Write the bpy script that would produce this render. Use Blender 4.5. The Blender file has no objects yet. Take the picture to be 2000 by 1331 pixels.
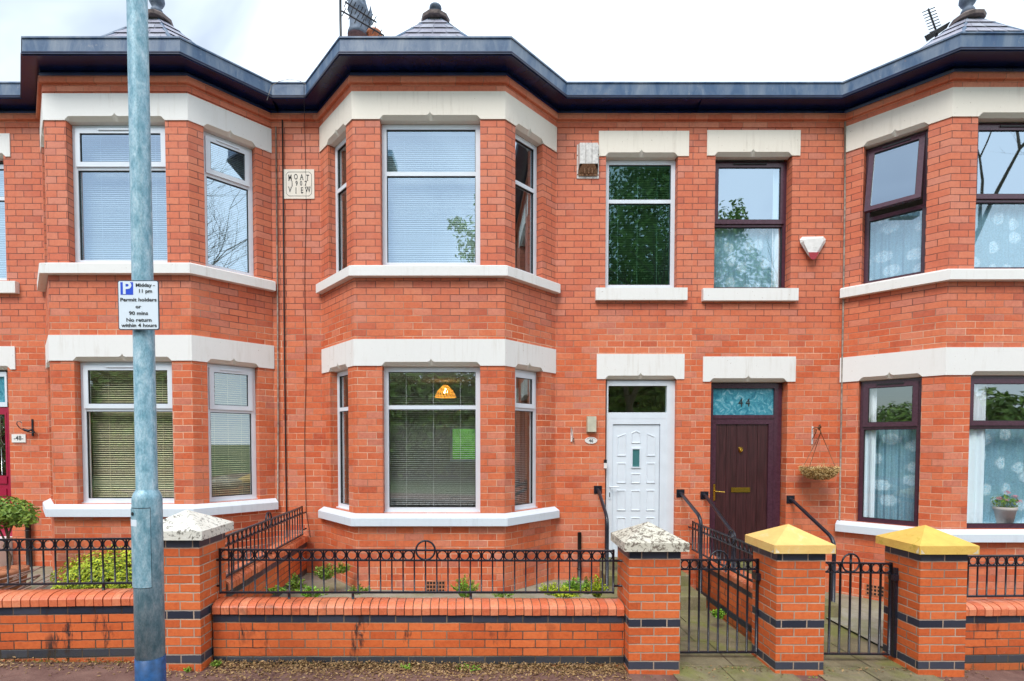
import bpy, math, random
from mathutils import Vector, Matrix
random.seed(7)
R = math.radians
SC = bpy.context.scene
COL = SC.collection

# ------------------------------------------------------------------ camera
F, PX0, HY, CZ = 1050.0, 960.0, 865.0, 2.0      # focal length in photo pixels, centre column, eye level row, eye height
PITCH = R(1.8)
PY0 = HY + F * math.tan(PITCH)
cam_d = bpy.data.cameras.new('camera'); cam = bpy.data.objects.new('camera', cam_d); COL.objects.link(cam)
cam.location = (0, 0, CZ); cam.rotation_euler = (math.pi/2 - PITCH, 0, 0)
cam_d.sensor_width = 36; cam_d.lens = 36 * F / 2000
cam_d.shift_x = (1000 - PX0) / 2000; cam_d.shift_y = (PY0 - 665.5) / 2000
cam_d.clip_end = 2000; cam_d.clip_start = 0.05
SC.camera = cam
SC.view_settings.view_transform = 'Standard'; SC.view_settings.look = 'None'
SC.view_settings.exposure = 1.2; SC.view_settings.gamma = 1
SC.cycles.max_bounces = 8; SC.cycles.transparent_max_bounces = 16
SC.cycles.use_denoising = True

# ------------------------------------------------------------------ world and sun (overcast)
world = bpy.data.worlds.new('World'); SC.world = world; world.use_nodes = True
wn = world.node_tree; wn.nodes.clear()
def N(nt, t, **kw):
    n = nt.nodes.new(t)
    for k, v in kw.items(): setattr(n, k, v)
    return n
SUN_EL, SUN_AZ = R(52), R(200)
wo = N(wn, 'ShaderNodeOutputWorld'); bg = N(wn, 'ShaderNodeBackground')
sky = N(wn, 'ShaderNodeTexSky', sky_type='NISHITA', sun_disc=False, sun_elevation=SUN_EL, sun_rotation=SUN_AZ)
tc = N(wn, 'ShaderNodeTexCoord')
no = N(wn, 'ShaderNodeTexNoise'); no.inputs['Scale'].default_value = 2.2; no.inputs['Detail'].default_value = 5; no.inputs['Distortion'].default_value = .6
rp = N(wn, 'ShaderNodeValToRGB'); rp.color_ramp.elements[0].position = .30; rp.color_ramp.elements[1].position = .58
rp.color_ramp.elements[0].color = (.30, .30, .30, 1); rp.color_ramp.elements[1].color = (1, 1, 1, 1)
ml = N(wn, 'ShaderNodeVectorMath', operation='SCALE'); ml.inputs['Scale'].default_value = .07
mx = N(wn, 'ShaderNodeMix', data_type='RGBA'); mx.inputs[7].default_value = (.80, .90, 1.0, 1)
L = wn.links.new
L(tc.outputs['Generated'], no.inputs['Vector'])
sx_ = N(wn, 'ShaderNodeSeparateXYZ'); L(tc.outputs['Generated'], sx_.inputs[0])
ad = N(wn, 'ShaderNodeMath', operation='MULTIPLY_ADD'); ad.inputs[1].default_value = .22; L(sx_.outputs[0], ad.inputs[0]); L(no.outputs['Fac'], ad.inputs[2]); L(ad.outputs[0], rp.inputs['Fac'])
L(sky.outputs[0], ml.inputs[0]); L(rp.outputs[0], mx.inputs[0]); L(ml.outputs[0], mx.inputs[6]); L(mx.outputs[2], bg.inputs[0])
bg.inputs[1].default_value = .80
L(bg.outputs[0], wo.inputs[0])
sd = bpy.data.lights.new('sun', 'SUN'); sd.energy = 1.2; sd.angle = R(25); sd.color = (1, .96, .9)
so = bpy.data.objects.new('sun', sd); COL.objects.link(so)
sdir = Vector((-.35, -.75, 1.0)).normalized()      # towards the sun
so.rotation_euler = sdir.to_track_quat('Z', 'Y').to_euler(); so.location = (0, -10, 30)

# ------------------------------------------------------------------ measuring: photo pixel + real depth -> x, z
def W(px, py, Y):
    u = (px - PX0) / F; v = (PY0 - py) / F
    c, s = math.cos(PITCH), math.sin(PITCH)
    zr = Y * (v * c - s) / (c + v * s)
    d = Y * c - zr * s
    return u * d, zr + CZ
def WZ(py, Y): return W(0, py, Y)[1]
def WX(px, py, Y): return W(px, py, Y)[0]

# ------------------------------------------------------------------ materials
def mat(name, col=(.5, .5, .5), rough=.6, metal=0, spec=.5, var=0.0, vscale=8, bump=0, bscale=60, coat=0):
    m = bpy.data.materials.new(name); m.use_nodes = True; nt = m.node_tree; b = nt.nodes['Principled BSDF']
    b.inputs['Base Color'].default_value = (*col, 1); b.inputs['Roughness'].default_value = rough
    b.inputs['Metallic'].default_value = metal; b.inputs['Specular IOR Level'].default_value = spec
    if coat: b.inputs['Coat Weight'].default_value = coat; b.inputs['Coat Roughness'].default_value = .1
    if var or bump:
        t = N(nt, 'ShaderNodeTexCoord')
    if var:
        n = N(nt, 'ShaderNodeTexNoise'); n.inputs['Scale'].default_value = vscale; n.inputs['Detail'].default_value = 6
        nt.links.new(t.outputs['Object'], n.inputs['Vector'])
        r = N(nt, 'ShaderNodeValToRGB'); r.color_ramp.elements[0].position = .3; r.color_ramp.elements[1].position = .7
        r.color_ramp.elements[0].color = (*[c * (1 - var) for c in col], 1); r.color_ramp.elements[1].color = (*[min(1, c * (1 + var)) for c in col], 1)
        nt.links.new(n.outputs['Fac'], r.inputs['Fac']); nt.links.new(r.outputs[0], b.inputs['Base Color'])
    if bump:
        n2 = N(nt, 'ShaderNodeTexNoise'); n2.inputs['Scale'].default_value = bscale; n2.inputs['Detail'].default_value = 4
        nt.links.new(t.outputs['Object'], n2.inputs['Vector'])
        bp = N(nt, 'ShaderNodeBump'); bp.inputs['Strength'].default_value = bump; bp.inputs['Distance'].default_value = .01
        nt.links.new(n2.outputs['Fac'], bp.inputs['Height']); nt.links.new(bp.outputs[0], b.inputs['Normal'])
    return m

def M_(nt, op, a, b=None, c=None):
    n = N(nt, 'ShaderNodeMath', operation=op)
    for i, v in enumerate((a, b, c)):
        if v is None: continue
        if isinstance(v, (int, float)): n.inputs[i].default_value = v
        else: nt.links.new(v, n.inputs[i])
    return n.outputs[0]
def mixc(nt, f, a, b, blend='MIX'):
    n = N(nt, 'ShaderNodeMix', data_type='RGBA', blend_type=blend)
    for i, v in ((0, f), (6, a), (7, b)):
        if isinstance(v, (int, float)): n.inputs[i].default_value = v
        elif isinstance(v, tuple): n.inputs[i].default_value = (*v, 1)
        else: nt.links.new(v, n.inputs[i])
    return n.outputs[2]
def ramp(nt, f, stops):
    n = N(nt, 'ShaderNodeValToRGB'); cr = n.color_ramp
    while len(cr.elements) < len(stops): cr.elements.new(.5)
    for e, (p, c) in zip(cr.elements, stops):
        e.position = p; e.color = (*c, 1) if len(c) == 3 else c
    nt.links.new(f, n.inputs['Fac']); return n.outputs[0]
def noise(nt, vec, scale, detail=4, dist=0, rough=.5):
    n = N(nt, 'ShaderNodeTexNoise'); n.inputs['Scale'].default_value = scale; n.inputs['Detail'].default_value = detail
    n.inputs['Distortion'].default_value = dist; n.inputs['Roughness'].default_value = rough
    nt.links.new(vec, n.inputs['Vector']); return n.outputs['Fac']

def brick(name, w, h, mort, stops, mcol, grad=None, header=0, blue_rows=(), stain=0.0, rough=.62, mdark=None, moss=0.0):
    m = bpy.data.materials.new(name); m.use_nodes = True; nt = m.node_tree; b = nt.nodes['Principled BSDF']
    uv = N(nt, 'ShaderNodeUVMap'); uv.uv_map = 'UVMap'
    sp = N(nt, 'ShaderNodeSeparateXYZ'); nt.links.new(uv.outputs[0], sp.inputs[0])
    geo = N(nt, 'ShaderNodeTexCoord').outputs['Object']
    wob = noise(nt, geo, 9, 3)
    wv = M_(nt, 'MULTIPLY_ADD', wob, .008, -.004)
    u = sp.outputs[0]; v = M_(nt, 'ADD', sp.outputs[1], wv)
    vr = M_(nt, 'DIVIDE', v, h); row = M_(nt, 'FLOOR', vr); fv = M_(nt, 'FRACT', vr)
    if header:
        hd = M_(nt, 'LESS_THAN', M_(nt, 'FLOORED_MODULO', row, float(header)), .5)
        we = M_(nt, 'MULTIPLY_ADD', hd, -w/2, w)
    else:
        we = M_(nt, 'ADD', M_(nt, 'MULTIPLY', row, 0), w)
    par = M_(nt, 'FLOORED_MODULO', row, 2.0)
    offs = M_(nt, 'MULTIPLY', par, .5)
    ur = M_(nt, 'ADD', M_(nt, 'DIVIDE', u, we), offs)
    bid = M_(nt, 'FLOOR', ur); fu = M_(nt, 'FRACT', ur)
    du = M_(nt, 'MULTIPLY', M_(nt, 'MINIMUM', fu, M_(nt, 'SUBTRACT', 1, fu)), we)
    dv = M_(nt, 'MULTIPLY', M_(nt, 'MINIMUM', fv, M_(nt, 'SUBTRACT', 1, fv)), h)
    d = M_(nt, 'MINIMUM', du, dv)
    dn = M_(nt, 'ADD', d, M_(nt, 'MULTIPLY_ADD', noise(nt, geo, 45, 3), .005, -.0025))
    mr = N(nt, 'ShaderNodeMapRange'); mr.inputs[1].default_value = mort/2 - .0016; mr.inputs[2].default_value = mort/2 + .0016
    nt.links.new(dn, mr.inputs[0]); mask = mr.outputs[0]       # 1 = brick
    cb = N(nt, 'ShaderNodeCombineXYZ'); nt.links.new(bid, cb.inputs[0]); nt.links.new(row, cb.inputs[1]); nt.links.new(we, cb.inputs[2])
    wn_ = N(nt, 'ShaderNodeTexWhiteNoise', noise_dimensions='3D'); nt.links.new(cb.outputs[0], wn_.inputs['Vector'])
    bc = ramp(nt, wn_.outputs['Value'], stops)
    fine = noise(nt, geo, 26, 6, .4, .65)
    bc = mixc(nt, .42, bc, ramp(nt, fine, [(.25, (.22, .19, .18)), (.5, (.5, .5, .5)), (.78, (.76, .72, .68))]), 'OVERLAY')
    big = noise(nt, geo, 1.1, 4, .5)
    bc = mixc(nt, .25, bc, ramp(nt, big, [(.3, (.36, .36, .38)), (.7, (.64, .60, .57))]), 'OVERLAY')
    if blue_rows:
        s = None
        for r_ in blue_rows:
            e = M_(nt, 'COMPARE', row, float(r_), .4)
            s = e if s is None else M_(nt, 'MAXIMUM', s, e)
        bl = ramp(nt, wn_.outputs['Value'], [(0, (.022, .027, .045)), (1, (.055, .06, .085))])
        bc = mixc(nt, s, bc, bl)
        rr = M_(nt, 'MULTIPLY_ADD', s, -.25, rough)
        nt.links.new(rr, b.inputs['Roughness'])
    else:
        b.inputs['Roughness'].default_value = rough
    mc = ramp(nt, noise(nt, geo, 1.6, 4, .3), [(.38, mdark or tuple(c*.5 for c in mcol)), (.62, mcol)])
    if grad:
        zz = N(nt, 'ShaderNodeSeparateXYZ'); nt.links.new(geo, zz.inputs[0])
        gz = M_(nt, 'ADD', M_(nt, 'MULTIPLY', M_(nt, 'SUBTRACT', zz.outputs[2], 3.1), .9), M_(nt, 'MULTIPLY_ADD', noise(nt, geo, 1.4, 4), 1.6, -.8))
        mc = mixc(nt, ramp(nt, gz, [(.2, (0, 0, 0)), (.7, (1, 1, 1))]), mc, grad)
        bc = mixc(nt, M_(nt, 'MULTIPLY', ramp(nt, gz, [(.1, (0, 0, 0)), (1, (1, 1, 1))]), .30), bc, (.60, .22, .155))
        # pale bloom, run-off streaks and soot, and pointing that has been lost or smeared in places
        bc = mixc(nt, M_(nt, 'MULTIPLY', ramp(nt, noise(nt, geo, 2.1, 6, .6, .65), [(.46, (0, 0, 0)), (.70, (1, 1, 1))]), .24), bc, (.66, .30, .20))
        ms = N(nt, 'ShaderNodeMapping'); ms.inputs['Scale'].default_value = (9, 9, .7); nt.links.new(geo, ms.inputs[0])
        sk = M_(nt, 'MULTIPLY', ramp(nt, noise(nt, ms.outputs[0], 1.6, 6, .3, .65), [(.50, (0, 0, 0)), (.72, (1, 1, 1))]), ramp(nt, noise(nt, geo, .9, 3), [(.42, (0, 0, 0)), (.66, (1, 1, 1))]))
        bc = mixc(nt, M_(nt, 'MULTIPLY', sk, .45), bc, (.30, .085, .05))
        pp_ = ramp(nt, noise(nt, geo, 5.5, 5, .4, .65), [(.66, (0, 0, 0)), (.72, (1, 1, 1))])
        bc = mixc(nt, M_(nt, 'MULTIPLY', pp_, .28), bc, (.34, .13, .09))
        mc = mixc(nt, M_(nt, 'MULTIPLY', ramp(nt, noise(nt, geo, 4.2, 6, .5, .7), [(.42, (0, 0, 0)), (.62, (1, 1, 1))]), .42), mc, bc)
    col = mixc(nt, mask, mc, bc)
    if stain:
        mp = N(nt, 'ShaderNodeMapping'); mp.inputs['Scale'].default_value = (1, 1, .28); nt.links.new(geo, mp.inputs[0])
        st = noise(nt, mp.outputs[0], 7, 6, .2, .7)
        st2 = M_(nt, 'MULTIPLY', ramp(nt, st, [(.56, (0, 0, 0)), (.64, (1, 1, 1))]), stain)
        zone = ramp(nt, noise(nt, geo, 1.9, 3), [(.43, (0, 0, 0)), (.55, (1, 1, 1))])
        col = mixc(nt, M_(nt, 'MULTIPLY', st2, zone), col, (.035, .02, .02))
        ef = ramp(nt, noise(nt, geo, 3.4, 7, .8, .75), [(.66, (0, 0, 0)), (.74, (1, 1, 1))])
        col = mixc(nt, M_(nt, 'MULTIPLY', ef, .5), col, (.6, .52, .45))
    if moss:
        lo = M_(nt, 'SUBTRACT', 1, M_(nt, 'MULTIPLY', sp.outputs[1], 4.0))
        lo = M_(nt, 'MULTIPLY', M_(nt, 'MAXIMUM', lo, 0), noise(nt, geo, 14, 5))
        col = mixc(nt, M_(nt, 'MINIMUM', M_(nt, 'MULTIPLY', lo, moss * 1.6), .8), col, (.10, .09, .035))
    nt.links.new(col, b.inputs['Base Color'])
    bp = N(nt, 'ShaderNodeBump'); bp.inputs['Strength'].default_value = .55; bp.inputs['Distance'].default_value = .006
    hh = M_(nt, 'ADD', M_(nt, 'MULTIPLY_ADD', fine, .35, mask), M_(nt, 'MULTIPLY', wn_.outputs['Value'], .35))
    nt.links.new(hh, bp.inputs['Height']); nt.links.new(bp.outputs[0], b.inputs['Normal'])
    b.inputs['Specular IOR Level'].default_value = .35
    return m

ST_H = [(0, (.49, .095, .04)), (.10, (.58, .115, .042)), (.42, (.645, .148, .055)), (.75, (.675, .185, .082)), (.93, (.62, .21, .13)), (1, (.52, .15, .09))]
m_brick = brick('house_brick', .232, .0853, .0085, ST_H, (.78, .50, .35), grad=(.13, .05, .04), mdark=(.36, .15, .09))
ST_F = [(0, (.52, .10, .028)), (.5, (.63, .135, .035)), (1, (.69, .165, .05))]
m_fbrick = brick('garden_wall_brick', .227, .0755, .009, ST_F, (.26, .18, .12), blue_rows=(1, 6), stain=.95, mdark=(.05, .035, .03), moss=.35)
m_pbrick = brick('pillar_brick', .227, .0755, .010, ST_F, (.55, .42, .32), blue_rows=(1, 6, 14), stain=.4, mdark=(.28, .20, .15))
def clay(name):
    m = bpy.data.materials.new(name); m.use_nodes = True; nt = m.node_tree; b = nt.nodes['Principled BSDF']
    g = N(nt, 'ShaderNodeTexCoord').outputs['Object']; oi = N(nt, 'ShaderNodeUVMap'); oi.uv_map = 'UVMap'
    wn_ = N(nt, 'ShaderNodeTexWhiteNoise', noise_dimensions='2D'); nt.links.new(oi.outputs[0], wn_.inputs['Vector'])
    c = ramp(nt, wn_.outputs['Value'], [(0, (.60, .13, .055)), (.5, (.70, .19, .08)), (1, (.76, .28, .15))])
    f = noise(nt, g, 30, 6, .3, .7)
    c = mixc(nt, .5, c, ramp(nt, f, [(.25, (.2, .2, .2)), (.75, (.75, .72, .7))]), 'OVERLAY')
    d = ramp(nt, noise(nt, g, 5, 6, .5, .7), [(.56, (0, 0, 0)), (.68, (1, 1, 1))])
    c = mixc(nt, M_(nt, 'MULTIPLY', d, .55), c, (.08, .05, .035))
    nt.links.new(c, b.inputs['Base Color']); b.inputs['Roughness'].default_value = .36
    bp = N(nt, 'ShaderNodeBump'); bp.inputs['Strength'].default_value = .4; bp.inputs['Distance'].default_value = .004
    nt.links.new(f, bp.inputs['Height']); nt.links.new(bp.outputs[0], b.inputs['Normal']); return m
m_clay = clay('coping_clay')
m_mortar = mat('mortar', (.16, .12, .09), .9, var=.5, vscale=20, bump=.5)

def painted(name, col, streak=.35, rough=.55, scol=(.45, .38, .30), cracks=True):
    m = bpy.data.materials.new(name); m.use_nodes = True; nt = m.node_tree; b = nt.nodes['Principled BSDF']
    g = N(nt, 'ShaderNodeTexCoord').outputs['Object']
    mp = N(nt, 'ShaderNodeMapping'); mp.inputs['Scale'].default_value = (14, 14, 1.2); nt.links.new(g, mp.inputs[0])
    s = ramp(nt, noise(nt, mp.outputs[0], 1.5, 5, .2, .6), [(.52, (0, 0, 0)), (.80, (1, 1, 1))])
    z = ramp(nt, noise(nt, g, 1.7, 4), [(.42, (0, 0, 0)), (.62, (1, 1, 1))])
    c = mixc(nt, M_(nt, 'MULTIPLY', M_(nt, 'MULTIPLY', s, z), streak), col, scol)
    f = noise(nt, g, 22, 6, .3, .7)
    c = mixc(nt, .16, c, ramp(nt, f, [(.3, (.38, .38, .38)), (.7, (.62, .61, .6))]), 'OVERLAY')
    sp_ = ramp(nt, noise(nt, g, 38, 3, 0, .5), [(.71, (0, 0, 0)), (.74, (1, 1, 1))])
    c = mixc(nt, M_(nt, 'MULTIPLY', sp_, streak), c, (.28, .18, .12))
    nt.links.new(c, b.inputs['Base Color']); b.inputs['Roughness'].default_value = rough
    bp = N(nt, 'ShaderNodeBump'); bp.inputs['Strength'].default_value = .25; bp.inputs['Distance'].default_value = .004
    nt.links.new(f, bp.inputs['Height']); nt.links.new(bp.outputs[0], b.inputs['Normal']); return m
m_cream = painted('cream_painted_stone', (.80, .74, .65), .6)
m_white = painted('white_painted_stone', (.79, .78, .76), .5)
m_sill = painted('blue_white_painted_sill', (.66, .73, .80), .35, scol=(.36, .38, .40))
m_lintel_under = painted('lintel_chamfer_paint', (.74, .71, .64), .35)
m_upvc = mat('white_upvc', (.71, .77, .84), .3, var=.04, vscale=5)
m_brown = mat('brown_upvc', (.072, .027, .045), .25, var=.2, vscale=30)
m_gasket = mat('black_gasket', (.01, .01, .012), .5)
m_iron = mat('black_gloss_paint', (.012, .014, .024), .28, var=.4, vscale=40, bump=.35, bscale=90)
m_black = mat('black_plastic', (.012, .012, .016), .4)
m_blind = mat('blind_slat', (.90, .92, .92), .5)
m_blind_buff = mat('buff_blind_slat', (.95, .88, .62), .5)
m_red = mat('crimson_door', (.36, .012, .05), .3, var=.08)
m_brass = mat('brass', (.75, .48, .09), .25, metal=1)
m_chrome = mat('chrome', (.75, .76, .78), .2, metal=1)
m_plaster = mat('interior_plaster', (.50, .48, .44), .9)
m_dark = mat('interior_dark', (.05, .045, .04), .9)
m_alarm = mat('alarm_white', (.78, .76, .74), .4, var=.08, vscale=20)
m_rust = mat('rusty_white_metal', (.62, .60, .58), .55, var=.25, vscale=30)
m_rustd = mat('rust', (.20, .10, .05), .8, var=.5, vscale=60)
m_terra = mat('terracotta', (.42, .16, .08), .8, var=.35, vscale=18, bump=.4)
m_bare = mat('bare_cast_stone', (.72, .62, .44), .85, var=.2, vscale=30)
m_ridge = mat('weathered_ridge_clay', (.17, .13, .12), .8, var=.5, vscale=14, bump=.5)
m_potgrey = mat('grey_clay_pot', (.11, .14, .19), .7, var=.4, vscale=12, bump=.4)
m_blackline = mat('black_paint', (.02, .02, .02), .6)
m_blue = mat('sign_blue', (.01, .07, .62), .4)
m_signwhite = mat('sign_white', (.72, .80, .88), .4)
m_lampred = mat('alarm_red_lens', (.35, .01, .02), .2)
m_grey = mat('grey_cable', (.30, .26, .22), .8, var=.4, vscale=20)

def slate_mat():
    m = bpy.data.materials.new('roof_slate'); m.use_nodes = True; nt = m.node_tree; b = nt.nodes['Principled BSDF']
    g = N(nt, 'ShaderNodeTexCoord').outputs['Object']; uv = N(nt, 'ShaderNodeUVMap'); uv.uv_map = 'UVMap'
    wn_ = N(nt, 'ShaderNodeTexWhiteNoise', noise_dimensions='2D'); nt.links.new(uv.outputs[0], wn_.inputs['Vector'])
    c = ramp(nt, wn_.outputs['Value'], [(0, (.22, .24, .29)), (.5, (.30, .29, .36)), (1, (.36, .37, .43))])
    c = mixc(nt, .5, c, ramp(nt, noise(nt, g, 14, 6, .5, .7), [(.3, (.3, .3, .32)), (.7, (.7, .7, .7))]), 'OVERLAY')
    nt.links.new(c, b.inputs['Base Color']); b.inputs['Roughness'].default_value = .45; return m
m_slate = slate_mat()

def lead_mat():
    m = bpy.data.materials.new('blue_grey_painted_gutter'); m.use_nodes = True; nt = m.node_tree; b = nt.nodes['Principled BSDF']
    g = N(nt, 'ShaderNodeTexCoord').outputs['Object']
    mp = N(nt, 'ShaderNodeMapping'); mp.inputs['Scale'].default_value = (3, 3, 1); nt.links.new(g, mp.inputs[0])
    c = ramp(nt, noise(nt, mp.outputs[0], 1.6, 6, .6, .65), [(.25, (.015, .055, .15)), (.42, (.05, .105, .20)), (.58, (.13, .18, .26)), (.75, (.22, .26, .32))])
    s = ramp(nt, noise(nt, g, 14, 6, .5, .7), [(.62, (0, 0, 0)), (.72, (1, 1, 1))])
    c = mixc(nt, M_(nt, 'MULTIPLY', s, .45), c, (.42, .40, .40))
    r2 = ramp(nt, noise(nt, g, 4.5, 4, .3, .6), [(.68, (0, 0, 0)), (.73, (1, 1, 1))])
    c = mixc(nt, M_(nt, 'MULTIPLY', r2, .45), c, (.25, .16, .12))
    nt.links.new(c, b.inputs['Base Color']); b.inputs['Roughness'].default_value = .42; return m
m_lead = lead_mat()
m_soffit = mat('navy_soffit', (.003, .010, .06), .25, var=.4, vscale=6)
m_soffit_edge = mat('navy_gutter_edge', (.03, .045, .10), .3, var=.3, vscale=8)

def lamp_mat():
    m = bpy.data.materials.new('weathered_galvanised_steel'); m.use_nodes = True; nt = m.node_tree; b = nt.nodes['Principled BSDF']
    g = N(nt, 'ShaderNodeTexCoord').outputs['Object']
    mp = N(nt, 'ShaderNodeMapping'); mp.inputs['Scale'].default_value = (2.2, 2.2, 1.0); nt.links.new(g, mp.inputs[0])
    a = noise(nt, mp.outputs[0], 11, 8, .25, .72)
    c = ramp(nt, a, [(.30, (.08, .23, .30)), (.44, (.18, .34, .42)), (.55, (.29, .45, .53)), (.72, (.48, .60, .67))])
    v = N(nt, 'ShaderNodeTexVoronoi'); v.inputs['Scale'].default_value = 60; nt.links.new(mp.outputs[0], v.inputs['Vector'])
    c = mixc(nt, .35, c, ramp(nt, v.outputs['Distance'], [(.1, (.30, .3, .3)), (.6, (.65, .65, .65))]), 'OVERLAY')
    s = ramp(nt, noise(nt, g, 45, 5, .4, .7), [(.66, (0, 0, 0)), (.72, (1, 1, 1))])
    c = mixc(nt, M_(nt, 'MULTIPLY', s, .8), c, (.66, .74, .78))
    nt.links.new(c, b.inputs['Base Color']); b.inputs['Roughness'].default_value = .42; b.inputs['Metallic'].default_value = .15
    bp = N(nt, 'ShaderNodeBump'); bp.inputs['Strength'].default_value = .3; bp.inputs['Distance'].default_value = .004
    nt.links.new(a, bp.inputs['Height']); nt.links.new(bp.outputs[0], b.inputs['Normal']); return m
m_post = lamp_mat()
m_postblue = mat('navy_painted_steel', (.012, .07, .20), .4, var=.35, vscale=25)

def cap_mat(name, base, spots, scol, th=.56, sc=38):
    m = bpy.data.materials.new(name); m.use_nodes = True; nt = m.node_tree; b = nt.nodes['Principled BSDF']
    g = N(nt, 'ShaderNodeTexCoord').outputs['Object']
    c = mixc(nt, .4, base, ramp(nt, noise(nt, g, 6, 6, .5, .6), [(.3, (.36, .36, .36)), (.7, (.64, .63, .62))]), 'OVERLAY')
    s = ramp(nt, noise(nt, g, sc, 7, .7, .72), [(th, (0, 0, 0)), (th + .06, (1, 1, 1))])
    c = mixc(nt, M_(nt, 'MULTIPLY', s, spots), c, scol)
    nt.links.new(c, b.inputs['Base Color']); b.inputs['Roughness'].default_value = .8
    bp = N(nt, 'ShaderNodeBump'); bp.inputs['Strength'].default_value = .5; bp.inputs['Distance'].default_value = .008
    nt.links.new(noise(nt, g, 30, 6), bp.inputs['Height']); nt.links.new(bp.outputs[0], b.inputs['Normal']); return m
m_capwhite = cap_mat('lichened_white_cap', (.70, .68, .61), .9, (.10, .09, .07), .54, 26)
m_capgrey = cap_mat('heavily_lichened_cap', (.60, .57, .48), .9, (.13, .10, .075), .50, 24)
m_capyel = cap_mat('yellow_painted_cap', (.78, .52, .17), .4, (.74, .62, .38), .58, 7)
m_capyel2 = cap_mat('mossy_yellow_painted_cap', (.72, .47, .10), .5, (.42, .33, .03), .57, 8)

def ground_mat(name, a, bcol, scale, rough=.85, green=0.0, extra=None, bump=.5):
    m = bpy.data.materials.new(name); m.use_nodes = True; nt = m.node_tree; b = nt.nodes['Principled BSDF']
    g = N(nt, 'ShaderNodeTexCoord').outputs['Object']
    c = ramp(nt, noise(nt, g, scale, 8, .5, .7), [(.3, a), (.7, bcol)])
    if green:
        s = ramp(nt, noise(nt, g, 2.3, 5, .6, .6), [(.45, (0, 0, 0)), (.62, (1, 1, 1))])
        c = mixc(nt, M_(nt, 'MULTIPLY', s, green), c, (.17, .19, .03))
    f = noise(nt, g, 90, 4)
    c = mixc(nt, .35, c, ramp(nt, f, [(.3, (.3, .3, .3)), (.7, (.7, .7, .7))]), 'OVERLAY')
    nt.links.new(c, b.inputs['Base Color']); b.inputs['Roughness'].default_value = rough
    bp = N(nt, 'ShaderNodeBump'); bp.inputs['Strength'].default_value = bump; bp.inputs['Distance'].default_value = .006
    nt.links.new(f, bp.inputs['Height']); nt.links.new(bp.outputs[0], b.inputs['Normal']); return m
m_asphalt = ground_mat('asphalt', (.045, .045, .047), (.07, .07, .07), 12)
m_pave = ground_mat('reddish_tarmac', (.10, .045, .038), (.21, .12, .095), 5)
m_conc = ground_mat('damp_concrete', (.10, .085, .045), (.27, .23, .14), 3, green=.6)
m_gard = ground_mat('garden_concrete', (.20, .18, .13), (.36, .35, .29), 3, green=.35)
m_soil = ground_mat('soil', (.05, .035, .02), (.10, .07, .04), 8)
m_grass = ground_mat('park_grass', (.04, .09, .015), (.08, .15, .03), 3)
m_kerb = ground_mat('kerb_stone', (.24, .23, .21), (.34, .33, .30), 6)

def glass_mat(name, refl=.35, tint=(.75, .87, 1), thru=(.85, .95, .95), texture=0):
    m = bpy.data.materials.new(name); m.use_nodes = True; nt = m.node_tree; nt.nodes.clear()
    o = N(nt, 'ShaderNodeOutputMaterial'); gl = N(nt, 'ShaderNodeBsdfGlossy'); gl.inputs['Color'].default_value = (*tint, 1)
    gl.inputs['Roughness'].default_value = 0.01
    tr = N(nt, 'ShaderNodeBsdfTransparent'); tr.inputs['Color'].default_value = (*thru, 1)
    ge = N(nt, 'ShaderNodeNewGeometry'); dt = N(nt, 'ShaderNodeVectorMath', operation='DOT_PRODUCT')
    nt.links.new(ge.outputs['Normal'], dt.inputs[0]); nt.links.new(ge.outputs['Incoming'], dt.inputs[1])
    cs = M_(nt, 'ABSOLUTE', dt.outputs['Value']); r0 = refl + .05
    f = M_(nt, 'MINIMUM', M_(nt, 'MULTIPLY_ADD', M_(nt, 'POWER', M_(nt, 'SUBTRACT', 1, cs), 5.0), 1 - r0, r0), 1.0)
    mx_ = N(nt, 'ShaderNodeMixShader'); nt.links.new(f, mx_.inputs[0]); nt.links.new(tr.outputs[0], mx_.inputs[1]); nt.links.new(gl.outputs[0], mx_.inputs[2])
    if texture:
        g = N(nt, 'ShaderNodeTexCoord').outputs['Object']
        v = N(nt, 'ShaderNodeTexVoronoi'); v.inputs['Scale'].default_value = texture; v.feature = 'DISTANCE_TO_EDGE'
        nt.links.new(g, v.inputs['Vector'])
        bp = N(nt, 'ShaderNodeBump'); bp.inputs['Strength'].default_value = .28; bp.inputs['Distance'].default_value = .01
        nt.links.new(v.outputs['Distance'], bp.inputs['Height']); nt.links.new(bp.outputs[0], gl.inputs['Normal'])
    nt.links.new(mx_.outputs[0], o.inputs[0]); return m
m_glass = glass_mat('window_glass', .19, (.88, 1, 1), (1, 1, 1))
m_glass_net = glass_mat('curtained_window_glass', .07, (.6, .85, 1), (.95, 1, 1))
m_glass_up = glass_mat('coated_window_glass', .42, (.70, .86, 1))
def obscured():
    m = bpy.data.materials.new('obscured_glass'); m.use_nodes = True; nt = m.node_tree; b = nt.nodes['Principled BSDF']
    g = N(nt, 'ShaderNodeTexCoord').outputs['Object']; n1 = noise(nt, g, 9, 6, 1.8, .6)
    nt.links.new(ramp(nt, n1, [(.35, (.025, .17, .25)), (.55, (.06, .29, .38)), (.70, (.28, .50, .58))]), b.inputs['Base Color']); b.inputs['Roughness'].default_value = .15  # sky light on the rippled pane painted into its base colour
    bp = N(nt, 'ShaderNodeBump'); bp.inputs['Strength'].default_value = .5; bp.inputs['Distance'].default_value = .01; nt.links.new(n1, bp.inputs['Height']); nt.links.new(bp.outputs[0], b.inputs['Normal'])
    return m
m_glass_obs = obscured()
m_glass_netup = glass_mat('upper_curtained_window_glass', .20, (.75, .9, 1), (.95, 1, 1))
m_glass_teal = glass_mat('reflection_toned_glass', .28, (.25, .42, .46), (.4, .68, .66))  # teal put into the glass to darken the tree it mirrors

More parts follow.
